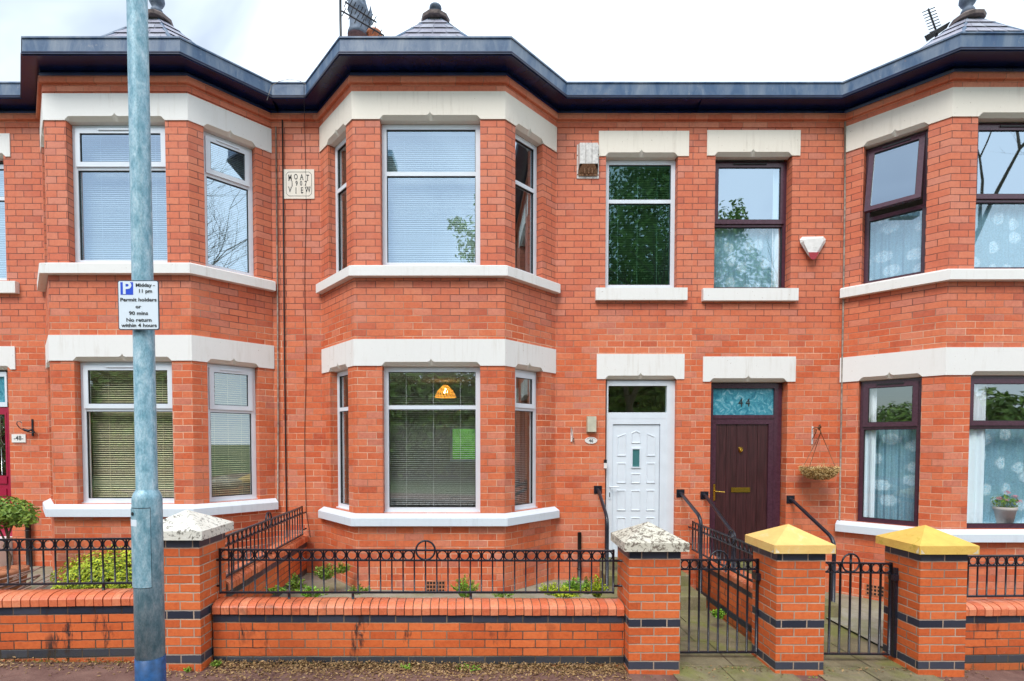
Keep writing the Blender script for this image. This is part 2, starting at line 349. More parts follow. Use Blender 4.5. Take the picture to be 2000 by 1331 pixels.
def net_mat():
    m = bpy.data.materials.new('net_curtain'); m.use_nodes = True; nt = m.node_tree; b = nt.nodes['Principled BSDF']
    g = N(nt, 'ShaderNodeTexCoord').outputs['Object']
    b.inputs['Roughness'].default_value = .9
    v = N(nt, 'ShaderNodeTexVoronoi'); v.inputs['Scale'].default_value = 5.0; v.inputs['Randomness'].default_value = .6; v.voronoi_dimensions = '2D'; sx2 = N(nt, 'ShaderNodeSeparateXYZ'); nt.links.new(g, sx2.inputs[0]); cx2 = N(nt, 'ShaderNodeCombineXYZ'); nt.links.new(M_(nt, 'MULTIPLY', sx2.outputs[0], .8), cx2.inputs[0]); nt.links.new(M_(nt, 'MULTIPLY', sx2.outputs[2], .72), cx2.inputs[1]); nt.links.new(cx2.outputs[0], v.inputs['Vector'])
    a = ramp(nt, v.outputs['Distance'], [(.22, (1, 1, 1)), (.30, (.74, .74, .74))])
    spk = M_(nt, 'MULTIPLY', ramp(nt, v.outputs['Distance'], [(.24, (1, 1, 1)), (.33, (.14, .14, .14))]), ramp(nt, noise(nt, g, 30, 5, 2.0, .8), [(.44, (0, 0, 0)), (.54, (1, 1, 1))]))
    nt.links.new(mixc(nt, spk, (.34, .62, .78), (.74, .87, .95)), b.inputs['Base Color'])  # blue ground colour is the sky's reflection painted into the lace
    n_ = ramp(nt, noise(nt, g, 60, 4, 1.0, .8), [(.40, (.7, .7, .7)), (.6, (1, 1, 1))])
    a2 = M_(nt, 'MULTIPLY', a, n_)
    nt.links.new(a2, b.inputs['Alpha']); return m
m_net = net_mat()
m_sheer = mat('white_lined_curtain', (.84, .90, .96), .9)
def leafm(name, a, b_, seed=0):
    m = bpy.data.materials.new(name); m.use_nodes = True; nt = m.node_tree; b = nt.nodes['Principled BSDF']
    g = N(nt, 'ShaderNodeNewGeometry')
    c = ramp(nt, g.outputs['Random Per Island'], [(0, a), (1, b_)])
    nt.links.new(c, b.inputs['Base Color']); b.inputs['Roughness'].default_value = .55
    try: b.inputs['Transmission Weight'].default_value = 0
    except Exception: pass
    return m
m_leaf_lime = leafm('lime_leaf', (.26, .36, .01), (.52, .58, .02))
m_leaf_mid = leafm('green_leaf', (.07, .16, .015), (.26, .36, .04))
m_leaf_bright = leafm('bright_weed_leaf', (.10, .26, .02), (.26, .48, .03))
m_leaf_dark = leafm('tree_leaf', (.11, .23, .04), (.32, .48, .08))
m_leaf_dry = leafm('dry_leaf', (.09, .04, .015), (.42, .27, .12))
m_straw = leafm('straw_fibre', (.42, .24, .06), (.92, .70, .34))
m_bark = mat('bark', (.15, .12, .09), .9, var=.4, vscale=10, bump=.6)
m_stem = mat('brown_stem', (.12, .07, .04), .8)
m_twig = leafm('dry_twig', (.10, .04, .03), (.42, .25, .2))

# ------------------------------------------------------------------ objects
def tagset(o, label, cat, group=None, kind=None):
    if label: o['label'] = label
    if cat: o['category'] = cat
    if group: o['group'] = group
    if kind: o['kind'] = kind
    return o
def thing(name, label, cat, loc=(0, 0, 0), group=None):
    o = bpy.data.objects.new(name, None); COL.objects.link(o); o.location = loc; o.empty_display_size = .1
    return tagset(o, label, cat, group, 'thing')
def worldloc(o):
    v = Vector((0, 0, 0))
    while o is not None: v += o.location; o = o.parent
    return v
class MB:
    def __init__(s): s.v = []; s.f = []; s.uv = []; s.sm = []
    def quad(s, pts, uv=None, smooth=False):
        i = len(s.v); s.v += [Vector(p) for p in pts]; s.f.append(tuple(range(i, i + len(pts)))); s.uv.append(uv); s.sm.append(smooth)
    def box(s, x0, x1, y0, y1, z0, z1, uvf=None):
        s.obox(Vector((x0, y0, 0)), Vector((1, 0, 0)), Vector((0, -1, 0)), 0, x1 - x0, z0, z1, y0 - y1, 0)
    def obox(s, O, d, n, u0, u1, z0, z1, o0, o1, uvk=None):
        """box in a wall frame: along d from u0 to u1, height z0..z1, offset along outward normal n from o0 to o1"""
        P = lambda u, z, o: O + d * u + n * o + Vector((0, 0, z - O.z))
        a = [P(u0, z0, o1), P(u1, z0, o1), P(u1, z1, o1), P(u0, z1, o1)]
        b = [P(u0, z0, o0), P(u1, z0, o0), P(u1, z1, o0), P(u0, z1, o0)]
        w, h, t = u1 - u0, z1 - z0, o1 - o0
        k = uvk
        s.quad(a, [k]*4 if k else [(u0, z0), (u1, z0), (u1, z1), (u0, z1)])
        s.quad([b[1], b[0], b[3], b[2]], [k]*4 if k else None)
        s.quad([a[1], b[1], b[2], a[2]], [k]*4 if k else None); s.quad([b[0], a[0], a[3], b[3]], [k]*4 if k else None)
        s.quad([a[3], a[2], b[2], b[3]], [k]*4 if k else None); s.quad([b[0], b[1], a[1], a[0]], [k]*4 if k else None)
    def tube(s, pts, r, seg=8, cap=True, radii=None, smooth=True):
        pts = [Vector(p) for p in pts]; n = len(pts); rings = []
        up = None
        for i, p in enumerate(pts):
            t = (pts[min(i + 1, n - 1)] - pts[max(i - 1, 0)]).normalized()
            if up is None: up = Vector((0, 0, 1)) if abs(t.z) < .9 else Vector((1, 0, 0))
            a = t.cross(up).normalized(); b = a.cross(t).normalized(); up = b
            rr = radii[i] if radii else r
            if 0 < i < n - 1:
                c = (pts[i] - pts[i-1]).normalized().dot((pts[i+1] - pts[i]).normalized())
                k = 1 / max(.5, math.sqrt((1 + c) / 2)) if c > -.9 else 1
            else: k = 1
            base = len(s.v)
            for j in range(seg):
                an = 2 * math.pi * j / seg
                s.v.append(p + (a * math.cos(an) + b * math.sin(an)) * rr * (k if 0 else 1))
            rings.append(base)
        for i in range(n - 1):
            for j in range(seg):
                j2 = (j + 1) % seg
                s.f.append((rings[i] + j, rings[i] + j2, rings[i+1] + j2, rings[i+1] + j)); s.uv.append(None); s.sm.append(smooth)
        if cap:
            s.f.append(tuple(rings[0] + j for j in range(seg))); s.uv.append(None); s.sm.append(False)
            s.f.append(tuple(rings[-1] + j for j in range(seg))[::-1]); s.uv.append(None); s.sm.append(False)
    def lathe(s, c, prof, seg=20, axis=None, smooth=True):
        c = Vector(c); rings = []
        for (r, z) in prof:
            base = len(s.v); rings.append(base)
            for j in range(seg):
                an = 2 * math.pi * j / seg
                s.v.append(c + Vector((r * math.cos(an), r * math.sin(an), z)))
        for i in range(len(prof) - 1):
            for j in range(seg):
                j2 = (j + 1) % seg
                s.f.append((rings[i] + j, rings[i] + j2, rings[i+1] + j2, rings[i+1] + j)); s.uv.append(None); s.sm.append(smooth)
        s.f.append(tuple(rings[0] + j for j in range(seg))[::-1]); s.uv.append(None); s.sm.append(False)
        s.f.append(tuple(rings[-1] + j for j in range(seg))); s.uv.append(None); s.sm.append(False)
    def torus(s, c, r, t, ax_u, ax_v, seg=18, ts=6):
        c = Vector(c); n = ax_u.cross(ax_v).normalized(); base = len(s.v)
        for i in range(seg):
            a = 2 * math.pi * i / seg; e = ax_u * math.cos(a) + ax_v * math.sin(a)
            for j in range(ts):
                b = 2 * math.pi * j / ts
                s.v.append(c + e * (r + t * math.cos(b)) + n * t * math.sin(b))
        for i in range(seg):
            for j in range(ts):
                i2 = (i + 1) % seg; j2 = (j + 1) % ts
                s.f.append((base + i*ts + j, base + i2*ts + j, base + i2*ts + j2, base + i*ts + j2)); s.uv.append(None); s.sm.append(True)
    def build(s, name, material, parent=None, bevel=0, label=None):
        me = bpy.data.meshes.new(name)
        off = worldloc(parent) if parent else Vector((0, 0, 0))
        me.from_pydata([tuple(v - off) for v in s.v], [], s.f)
        uvl = me.uv_layers.new(name='UVMap')
        vs = s.v
        li = 0
        for k, f in enumerate(s.f):
            uv = s.uv[k]
            if uv is None:
                a, b, c = vs[f[0]], vs[f[1]], vs[f[2]]
                n = (b - a).cross(c - a)
                if n.length > 0: n.normalize()
                if abs(n.z) > .8: uv = [(vs[i].x, vs[i].y) for i in f]
                else:
                    t = Vector((n.y, -n.x, 0)); t = t.normalized() if t.length > 0 else Vector((1, 0, 0))
                    if t.x < -.01 : t = -t
                    uv = [(vs[i].dot(t), vs[i].z) for i in f]
            for (uu, vv) in uv: uvl.data[li].uv = (uu, vv); li += 1
        me.polygons.foreach_set('use_smooth', s.sm)
        me.materials.append(material)
        me.update()
        o = bpy.data.objects.new(name, me); COL.objects.link(o)
        if parent: o.parent = parent
        if bevel:
            bm_ = o.modifiers.new('bevel', 'BEVEL'); bm_.width = bevel; bm_.segments = 2; bm_.limit_method = 'ANGLE'; bm_.angle_limit = R(40)
        if label: o['label'] = label
        return o
def struct(name, mb, m, **k):
    o = mb.build(name, m, None, **k); o['kind'] = 'structure'; return o
def textmesh(txt, size, loc, parent, material, name='lettering', align='CENTER', ext=.0015, bold=0, rx=90, xs=1.0, rz=0, ry=0):
    cu = bpy.data.curves.new(name, 'FONT'); cu.body = txt; cu.size = size; cu.align_x = align; cu.align_y = 'CENTER'
    cu.extrude = ext; cu.offset = bold; cu.resolution_u = 3
    tmp = bpy.data.objects.new('tmp_text', cu); COL.objects.link(tmp)
    dg = bpy.context.evaluated_depsgraph_get()
    me = bpy.data.meshes.new_from_object(tmp.evaluated_get(dg)); bpy.data.objects.remove(tmp)
    off = worldloc(parent) if parent else Vector((0, 0, 0))
    mt = Matrix.Translation(Vector(loc) - off) @ Matrix.Rotation(R(rz), 4, 'Z') @ Matrix.Rotation(R(rx), 4, 'X') @ Matrix.Rotation(R(ry), 4, 'Z') @ Matrix.Diagonal((xs, 1, 1, 1))
    me.transform(mt); me.materials.clear(); me.materials.append(material)
    o = bpy.data.objects.new(name, me); COL.objects.link(o); o.parent = parent; return o

# ------------------------------------------------------------------ wall-frame helpers
YW = 7.5                                            # plane of the main brick facade
def zg(x): return -.028 * max(-9, min(9, x))        # the street falls gently to the right
def V3(x, y, z=0): return Vector((x, y, z))
class Seg:
    def __init__(s, a, b):
        s.a, s.b = Vector((*a, 0)), Vector((*b, 0)); s.d = (s.b - s.a).normalized(); s.L = (s.b - s.a).length
        s.n = Vector((s.d.y, -s.d.x, 0))
    def p(s, u, z, o=0): return s.a + s.d * u + s.n * o + Vector((0, 0, z))
def offset_path(pts, offs):
    segs = [Seg(pts[i], pts[i+1]) for i in range(len(pts) - 1)]; out = []
    for i, p in enumerate(pts):
        p = Vector((*p, 0))
        if i == 0: out.append(p + segs[0].n * offs[0])
        elif i == len(pts) - 1: out.append(p + segs[-1].n * offs[-1])
        else:
            n1, n2, o1, o2 = segs[i-1].n, segs[i].n, offs[i-1], offs[i]
            det = n1.x * n2.y - n1.y * n2.x
            if abs(det) < 1e-4: out.append(p + n1 * o1)
            else: out.append(p + Vector(((o1 * n2.y - o2 * n1.y) / det, (n1.x * o2 - n2.x * o1) / det, 0)))
    return out
def sweep(mb, pts, prof, scale=None, caps=True):
    """prof: list of (offset, z); scale: per segment multiplier of positive offsets"""
    ns = len(pts) - 1; scale = scale or [1] * ns
    rows = [[q + Vector((0, 0, z)) for q in offset_path(pts, [o * k for k in scale])] for (o, z) in prof]
    ua = [0]
    for i in range(ns): ua.append(ua[-1] + (Vector(pts[i+1]) - Vector(pts[i])).length)
    acc = 0
    for r in range(len(prof) - 1):
        l = math.hypot(prof[r+1][0] - prof[r][0], prof[r+1][1] - prof[r][1])
        for i in range(ns):
            mb.quad([rows[r][i], rows[r][i+1], rows[r+1][i+1], rows[r+1][i]],
                    [(ua[i], prof[r][1]), (ua[i+1], prof[r][1]), (ua[i+1], prof[r+1][1]), (ua[i], prof[r+1][1])])
        acc += l
    if caps:
        mb.quad([row[0] for row in rows]); mb.quad([row[-1] for row in rows][::-1])
def wall_seg(mb, sg, z0, z1, ops, rev=.20, uo=0.0, vo=0.0, u_in=0, u_out=0):
    us = sorted({0, sg.L} | {o[0] for o in ops} | {o[1] for o in ops}); zs = sorted({z0, z1} | {o[2] for o in ops} | {o[3] for o in ops})
    for i in range(len(us) - 1):
        for j in range(len(zs) - 1):
            uc, zc = (us[i] + us[i+1]) / 2, (zs[j] + zs[j+1]) / 2
            if any(o[0] < uc < o[1] and o[2] < zc < o[3] for o in ops): continue
            c = [(us[i], zs[j]), (us[i+1], zs[j]), (us[i+1], zs[j+1]), (us[i], zs[j+1])]
            mb.quad([sg.p(u, z) for u, z in c], [(u + uo, z + vo) for u, z in c])
    for (a, b, c, d) in ops:
        mb.quad([sg.p(a, c), sg.p(a, c, -rev), sg.p(a, d, -rev), sg.p(a, d)], [(a+uo, c+vo), (a+uo-rev, c+vo), (a+uo-rev, d+vo), (a+uo, d+vo)])
        mb.quad([sg.p(b, c, -rev), sg.p(b, c), sg.p(b, d), sg.p(b, d, -rev)], [(b+uo+rev, c+vo), (b+uo, c+vo), (b+uo, d+vo), (b+uo+rev, d+vo)])
        mb.quad([sg.p(a, c), sg.p(b, c), sg.p(b, c, -rev), sg.p(a, c, -rev)])
        mb.quad([sg.p(a, d, -rev), sg.p(b, d, -rev), sg.p(b, d), sg.p(a, d)])
def lintel(mb, mc, sg, u0, u1, z0, z1, ops, off=.014, h=.048, dep=.10, ends=True):
    top = [(u0, z1), (u1, z1)]; bot = []; 
    for (a, b) in ops:
        m = (a + b) / 2; k = .022; z = z0 + h
        pr = [(a - .005, z0), (a + .035, z0 + h * .9), (a + .05, z), (m - .045, z), (m - .022, z + .008), (m - .008, z + .026), (m, z + .040), (m + .008, z + .026), (m + .022, z + .008), (m + .045, z), (b - .05, z), (b - .035, z0 + h * .9), (b + .005, z0)]
        bot += pr
        for i in range(len(pr) - 1):
            p, q = pr[i], pr[i+1]
            e0, e1 = min(max(p[0], a), b), min(max(q[0], a), b)
            mc.quad([sg.p(p[0], p[1], off), sg.p(q[0], q[1], off), sg.p(e1, z0 + .004, -.03), sg.p(e0, z0 + .004, -.03)])
            mc.quad([sg.p(e0, z0 + .004, -.03), sg.p(e1, z0 + .004, -.03), sg.p(e1, z0 - .001, -dep), sg.p(e0, z0 - .001, -dep)])
    poly = [(u0, z0)] + bot + [(u1, z0)] + top[::-1]
    mb.quad([sg.p(u, z, off) for u, z in poly])
    mb.quad([sg.p(u0, z1, off), sg.p(u1, z1, off), sg.p(u1, z1, -.01), sg.p(u0, z1, -.01)])
    if ends:
        mb.quad([sg.p(u0, z0, -.01), sg.p(u0, z0, off), sg.p(u0, z1, off), sg.p(u0, z1, -.01)])
        mb.quad([sg.p(u1, z0, off), sg.p(u1, z0, -.01), sg.p(u1, z1, -.01), sg.p(u1, z1, off)])
    cuts = [u0] + [c for ab in ops for c in (ab[0] - .005, ab[1] + .005)] + [u1]
    for i in range(0, len(cuts), 2):
        mb.quad([sg.p(cuts[i], z0, off), sg.p(cuts[i+1], z0, off), sg.p(cuts[i+1], z0, -.01), sg.p(cuts[i], z0, -.01)])

def ring(mb, sg, u0, u1, z0, z1, w, o0, o1, wb=None, wt=None):
    wb = w if wb is None else wb; wt = w if wt is None else wt
    O = sg.a
    mb.obox(O, sg.d, sg.n, u0, u1, z0, z0 + wb, o0, o1); mb.obox(O, sg.d, sg.n, u0, u1, z1 - wt, z1, o0, o1)
    mb.obox(O, sg.d, sg.n, u0, u0 + w, z0 + wb, z1 - wt, o0, o1); mb.obox(O, sg.d, sg.n, u1 - w, u1, z0 + wb, z1 - wt, o0, o1)

def rot_axis(mb, origin, axis, ang):
    m = Matrix.Translation(origin) @ Matrix.Rotation(ang, 4, axis) @ Matrix.Translation(-origin)
    mb.v = [m @ v for v in mb.v]

def slats(mb, sg, u0, u1, z0, z1, o, pitch=.0245, w=.0225, tilt=25):
    n = int((z1 - z0) / pitch); ct, st = math.cos(R(tilt)) * w / 2, math.sin(R(tilt)) * w / 2
    for i in range(n):
        z = z1 - (i + .5) * pitch; sag = random.uniform(-.0015, .0015)
        j = random.uniform(-.1, .1) * st
        a, b = (o + ct, z - st + j), (o - ct, z + st - j)
        mb.quad([sg.p(u0, a[1] + sag, a[0]), sg.p(u1, a[1] - sag, a[0]), sg.p(u1, b[1] - sag, b[0]), sg.p(u0, b[1] + sag, b[0])])
    for u in (u0 + (u1 - u0) * .2, u0 + (u1 - u0) * .5, u0 + (u1 - u0) * .8):
        mb.obox(sg.a, sg.d, sg.n, u, u + .003, z0, z1, o + w / 2 + .001, o + w / 2 + .003)
    mb.obox(sg.a, sg.d, sg.n, u0, u1, z1, z1 + .03, o - .015, o + .015)

def window(parent, sg, u0, u1, z0, z1, zt, col='white', top='fixed', fw=.058, rec=.10, blind=None, curtain=None, glass=None, gtop=None, tilt=0, vent=False, zt_w=.05, fwb=None, label=None):
    """a casement in the opening; zt = centre height of the transom"""
    fm = {'white': m_upvc, 'brown': m_brown}[col]; glass = glass or m_glass; gtop = gtop or glass
    f = MB(); o1, o0 = -rec, -rec - .07
    ring(f, sg, u0 + .003, u1 - .003, z0 + .002, z1 - .002, fw, o0, o1, wb=fwb or fw)
    zb = zt - zt_w / 2; zu = zt + zt_w / 2
    f.obox(sg.a, sg.d, sg.n, u0 + .003 + fw, u1 - .003 - fw, zb, zu, o0, o1 - .002)
    # sill nosing of the frame
    f.obox(sg.a, sg.d, sg.n, u0 - .0, u1 + .0, z0 - .012, z0 + .012, o1 - .001, o1 + .03)
    w = f.build('window', fm, parent, bevel=.006, label=label)
    bw = fwb or fw
    a, b = u0 + .003 + fw, u1 - .003 - fw
    lo = (a, b, z0 + bw, zb); up = (a, b, zu, z1 - fw)
    gk = MB()
    ring(gk, sg, lo[0], lo[1], lo[2], lo[3], .007, -rec - .035, -rec - .012)
    p = MB(); p.quad([sg.p(lo[0], lo[2], -rec - .028), sg.p(lo[1], lo[2], -rec - .028), sg.p(lo[1], lo[3], -rec - .028), sg.p(lo[0], lo[3], -rec - .028)])
    p.build('pane', glass, w)
    if top == 'sash':
        s_ = MB(); ring(s_, sg, up[0] - .012, up[1] + .012, up[2] - .014, up[3] + .012, .058, -rec - .03, -rec + .020)
        ia, ib, ic, id_ = up[0] + .046, up[1] - .046, up[2] + .044, up[3] - .046
        g2 = MB(); ring(g2, sg, ia, ib, ic, id_, .006, -rec - .012, -rec + .012)
        p2 = MB(); p2.quad([sg.p(ia, ic, -rec), sg.p(ib, ic, -rec), sg.p(ib, id_, -rec), sg.p(ia, id_, -rec)])
        if tilt:
            for q in (s_, g2, p2): rot_axis(q, sg.p(0, up[3], -rec), sg.d, -R(tilt))
        s_.build('opening_light', fm, w, bevel=.007); p2.build('pane', gtop, w); g2.build('gasket', m_gasket, w)
    else:
        ring(gk, sg, up[0], up[1], up[2], up[3], .007, -rec - .035, -rec - .012)
        p2 = MB(); p2.quad([sg.p(up[0], up[2], -rec - .028), sg.p(up[1], up[2], -rec - .028), sg.p(up[1], up[3], -rec - .028), sg.p(up[0], up[3], -rec - .028)])
        p2.build('pane', gtop, w)
    gk.build('gasket', m_gasket, w)
    if vent:
        v = MB(); m = (u0 + u1) / 2; q = (u1 - u0) * .22
        zv = z1 - fw * (.75 if top != 'sash' else 1.05)
        v.obox(sg.a, sg.d, sg.n, m - q, m + q, zv - .010, zv + .008, -rec + .0205, -rec + .034); v.build('trickle_vent', m_gasket if col == 'brown' else m_upvc, w, bevel=.003)
    if blind:
        bm_, tl = blind[0], blind[1]; bl = MB(); slats(bl, sg, u0 + .03, u1 - .03, z0 + .05, z1 - .05, -rec - .14, tilt=tl, pitch=blind[2] if len(blind) > 2 else .0245)
        bl.build('blind', bm_, w)
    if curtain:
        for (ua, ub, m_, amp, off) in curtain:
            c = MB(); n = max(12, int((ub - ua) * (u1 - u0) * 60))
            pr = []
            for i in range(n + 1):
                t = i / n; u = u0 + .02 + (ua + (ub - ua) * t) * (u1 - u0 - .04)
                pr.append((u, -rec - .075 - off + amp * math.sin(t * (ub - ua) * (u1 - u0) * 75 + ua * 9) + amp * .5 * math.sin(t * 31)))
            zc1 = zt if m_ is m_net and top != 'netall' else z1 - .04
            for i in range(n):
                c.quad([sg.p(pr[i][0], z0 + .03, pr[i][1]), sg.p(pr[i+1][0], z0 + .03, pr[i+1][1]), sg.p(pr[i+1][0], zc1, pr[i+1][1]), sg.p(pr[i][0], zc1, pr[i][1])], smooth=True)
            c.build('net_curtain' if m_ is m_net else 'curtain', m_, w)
    return w

# ------------------------------------------------------------------ the three houses
def house(cfg):
    h = thing('terraced_house', cfg['label'], 'house', (cfg['x0'], YW, 0), 'red brick terraced houses joined in one row')
    xl, xr, yb, fl, fr, wl, wr = cfg['x0'], cfg['x1'], cfg['yb'], cfg['fl'], cfg['fr'], cfg['wl'], cfg['wr']
    path = [(xl, YW), (wl, YW), (fl, yb), (fr, yb), (wr, YW), (xr, YW)]
    sg = [Seg(path[i], path[i+1]) for i in range(5)]
    zt_wall = CZ + 4.6; zb = -.4
    U0, U1 = WZ(cfg['u_sill'], yb), WZ(cfg['u_band'][1], yb)      # upper window opening
    G0, G1 = WZ(cfg['g_sill'], yb), WZ(cfg['g_band'][1], yb)
    UB, GB = WZ(cfg['u_band'][0], yb), WZ(cfg['g_band'][0], yb)
    fo = [WX(x, 400, yb) - fl for x in cfg['fu']]; go = [WX(x, 850, yb) - fl for x in cfg['fg']]
    ops = {i: [] for i in range(5)}
    ops[2] = [(fo[0], fo[1], U0, U1), (go[0], go[1], G0, G1)]
    for k in (1, 3):
        a, b = cfg['side'][0 if k == 1 else 1]
        ops[k] = [(a * sg[k].L, b * sg[k].L, U0, U1), (a * sg[k].L, b * sg[k].L, G0, G1)]
    mi = cfg['main_seg']
    for (x0, y0, x1, y1) in cfg['main_ops']:
        ops[mi].append((WX(x0, (y0+min(y1, 1080))/2, YW) - sg[mi].a.x, WX(x1, (y0+min(y1, 1080))/2, YW) - sg[mi].a.x, WZ(y1, YW) if y1 < 2000 else -.0, WZ(y0, YW)))
    w = MB(); uo = cfg.get('uo', 0)
    for i in range(5):
        wall_seg(w, sg[i], zb, zt_wall, [(a_, b_, c_, d_ + .095) for (a_, b_, c_, d_) in ops[i]], uo=uo, rev=.22); uo += sg[i].L
    w.build('wall', m_brick, h)
    # projecting brick courses under the eaves
    c = MB(); zc = CZ + 4.475
    sweep(c, path, [(-.02, zc), (.050, zc), (.052, zc - .070), (.046, zc - .078), (.014, zc - .080), (.012, zc - .165), (-.02, zc - .165)], caps=True)
    c.build('brick_cornice', m_cornice, h, bevel=.004)
    # navy frieze board, soffit and blue-grey gutter face
    e = MB(); sc = [v / .29 for v in cfg['over']]; zs = CZ + 4.535; zt = CZ + 4.757
    sweep(e, path, [(-.02, zc - .004), (.055, zc - .004), (.060, zc + .03), (.045, zs), (.30, zs), (.30, zs + .012)], sc)
    e.build('soffit', m_soffit, h)
    e = MB(); sweep(e, path, [(.24, zs + .012), (.318, zs + .012), (.318, zs + .022), (.300, zs + .030), (.312, zs + .038), (.312, zs + .046), (.292, zs + .050)], sc)
    e.build('gutter_moulding', m_soffit_edge, h)
    e = MB(); sweep(e, path, [(.20, zs + .045), (.290, zs + .050), (.290, zt - .022), (.304, zt - .018), (.304, zt), (.0, zt + .005), (-.2, zt - .1)], sc)
    e.build('gutter_face', m_lead, h)
    # lintel bands and sills of the bay
    for (z1, z0, kk, m_, k) in ((UB, U1, 0, m_cream if cfg['num'] != 48 else m_white, 0), (GB, G1, 1, m_white, 1)):
        b = MB(); chs = []
        for i in (1, 2, 3):
            ch = MB(); chs.append(ch)
            u0, u1 = (-.006 if i != 1 else .0), (sg[i].L + .006 if i != 3 else sg[i].L)
            lintel(b, ch, sg[i], u0, u1, z0, z1, [(ops[i][k][0], ops[i][k][1])])
        bb = b.build('lintel_band', m_, h)
        for ch in chs: ch.build('chamfer', m_lintel_under, bb)
    for (z, hh, top, m_) in ((U0, .155, .03, m_white), (G0, .15, .045, m_sill)):
        s_ = MB(); pp = [path[1], path[2], path[3], path[4]]
        # run the sill a little past the inner corners
        sweep(s_, pp, [(-.16, z), (.0, z - .002), (.075, z - top), (.085, z - top - .008), (.085, z - hh), (.06, z - hh - .004), (-.05, z - hh)])
        s_.build('window_sill', m_, h, bevel=.006)
    # bay windows
    st = cfg['style']
    zu = WZ(cfg['u_tr'], yb); zgk = WZ(cfg['g_tr'], yb)
    for i in (1, 2, 3):
        for k, (z0, z1, zt_, key) in enumerate(((U0, U1, zu, 'u'), (G0, G1, zgk, 'g'))):
            o = ops[i][k]; s = dict(st[key]); s.update(st.get(key + str(i), {}))
            window(h, sg[i], o[0], o[1], z0 + .002, z1 - .002, zt_, **s)
    # windows, lintels, sills on the flat wall
    for (x0, x1, y0, y1, col, a, b) in cfg['main_lintels']:
        bb, ch = MB(), MB(); S = sg[mi]; q = lambda x: WX(x, y0, YW) - S.a.x
        lintel(bb, ch, S, q(x0), q(x1), WZ(y1, YW), WZ(y0, YW), [(q(a), q(b))])
        bo = bb.build('lintel', col, h); ch.build('chamfer', m_lintel_under, bo)
    for (x0, x1, y0, y1) in cfg['main_sills']:
        s_ = MB(); S = sg[mi]; u0, u1 = WX(x0, y0, YW-.07) - S.a.x, WX(x1, y0, YW-.07) - S.a.x
        za, zb_ = WZ(y0, YW - .07), WZ(y1, YW - .07)
        s_.obox(S.a, S.d, S.n, u0, u1, zb_, za, -.14, .07); s_.build('window_sill', m_white, h, bevel=.006)
    if 'main_win' in cfg:
        (y_tr, kw) = cfg['main_win']; o = ops[mi][0]
        window(h, sg[mi], o[0], o[1], o[2] + .002, o[3] - .002, WZ(y_tr, YW + .1), **kw)
    # interior shell
    yi = 11.2; it = MB(); e_ = .012
    ip = [(xl + e_, YW + .23), (wl, YW + .23), (fl + .12, yb + .23), (fr - .12, yb + .23), (wr, YW + .23), (xr - e_, YW + .23)]
    for z in (CZ - 1.62, CZ + .95, CZ + 1.10, CZ + 4.35):
        it.quad([V3(x, y, z) for x, y in ip] + [V3(xr - e_, yi, z), V3(xl + e_, yi, z)])
    for a, b in (((xl + e_, YW + .22), (xl + e_, yi)), ((xl + e_, yi), (xr - e_, yi)), ((xr - e_, yi), (xr - e_, YW + .22))):
        it.quad([V3(*a, -.2), V3(*b, -.2), V3(*b, CZ + 4.5), V3(*a, CZ + 4.5)])
    it.build('interior', m_plaster, h)
    # main roof, low enough to hide behind the gutter, and the slated bay turret
    r = MB(); ry, rz = 12.0, CZ + 4.63 + (12.0 - 7.4) * math.tan(R(29))
    n = int((xr - xl) / .30)
    for j in range(16):
        y0, y1 = 7.36 + j * (ry - 7.36) / 16, 7.36 + (j + 1) * (ry - 7.36) / 16 + .02
        f_ = lambda y: CZ + 4.63 + (y - 7.4) * math.tan(R(29))
        for i in range(n):
            xa, xb = xl + i * (xr - xl) / n, xl + (i + 1) * (xr - xl) / n - .006
            k = (i * 1.37 + j * 3.1, j * 1.7)
            r.quad([V3(xa, y0, f_(y0) + .012), V3(xb, y0, f_(y0) + .012), V3(xb, y1, f_(y1)), V3(xa, y1, f_(y1))], [k] * 4)
    r.quad([V3(xl, ry, rz), V3(xr, ry, rz), V3(xr, 16.6, CZ + 4.7), V3(xl, 16.6, CZ + 4.7)], [(1.5, 2)] * 4)
    ro = r.build('roof', m_slate, h)
    rd = MB(); rd.tube([(xl, ry, rz + .03), (xr, ry, rz + .03)], .09); rd.build('ridge_tile', m_terra, ro)
    cx = (fl + fr) / 2; ap = Vector((cx, 7.62, CZ + 5.92)); bp = offset_path(path, [.06] * 5)[1:5]
    t = MB(); zb2 = CZ + 4.58
    corners = [Vector((q.x, q.y, zb2)) for q in bp]
    corners = [Vector((corners[0].x, 8.6, zb2))] + corners + [Vector((corners[3].x, 8.6, zb2))]
    for i in range(5):
        A, B = corners[i], corners[i+1]; rows_ = 10
        for j in range(rows_):
            t0, t1 = j / rows_, (j + 1) / rows_
            nrm = (B - A).cross(ap - A).normalized() * .014
            a0, b0, a1, b1 = A.lerp(ap, t0), B.lerp(ap, t0), A.lerp(ap, t1), B.lerp(ap, t1)
            wd = (b0 - a0).length; m = max(1, round(wd / .22))
            for q in range(m):
                s0 = (q + (.5 if j % 2 else 0)) / m; s1 = (q + 1 + (.5 if j % 2 else 0)) / m - .012
                if q == 0 and j % 2: 
                    t.quad([a0 + nrm, a0.lerp(b0, .5/m - .01) + nrm, a1.lerp(b1, .5/m - .01), a1], [(j * .7, .3)] * 4)
                s1 = min(s1, 1)
                t.quad([a0.lerp(b0, s0) + nrm, a0.lerp(b0, s1) + nrm, a1.lerp(b1, s1), a1.lerp(b1, s0)], [(q * 1.3 + i * 5.1, j * 2.3)] * 4)
            t.quad([a0, b0, b1, a1], [(9.5, 9.5)] * 4)
    bo = t.build('bay_roof', m_slate, h)
    hp = MB()
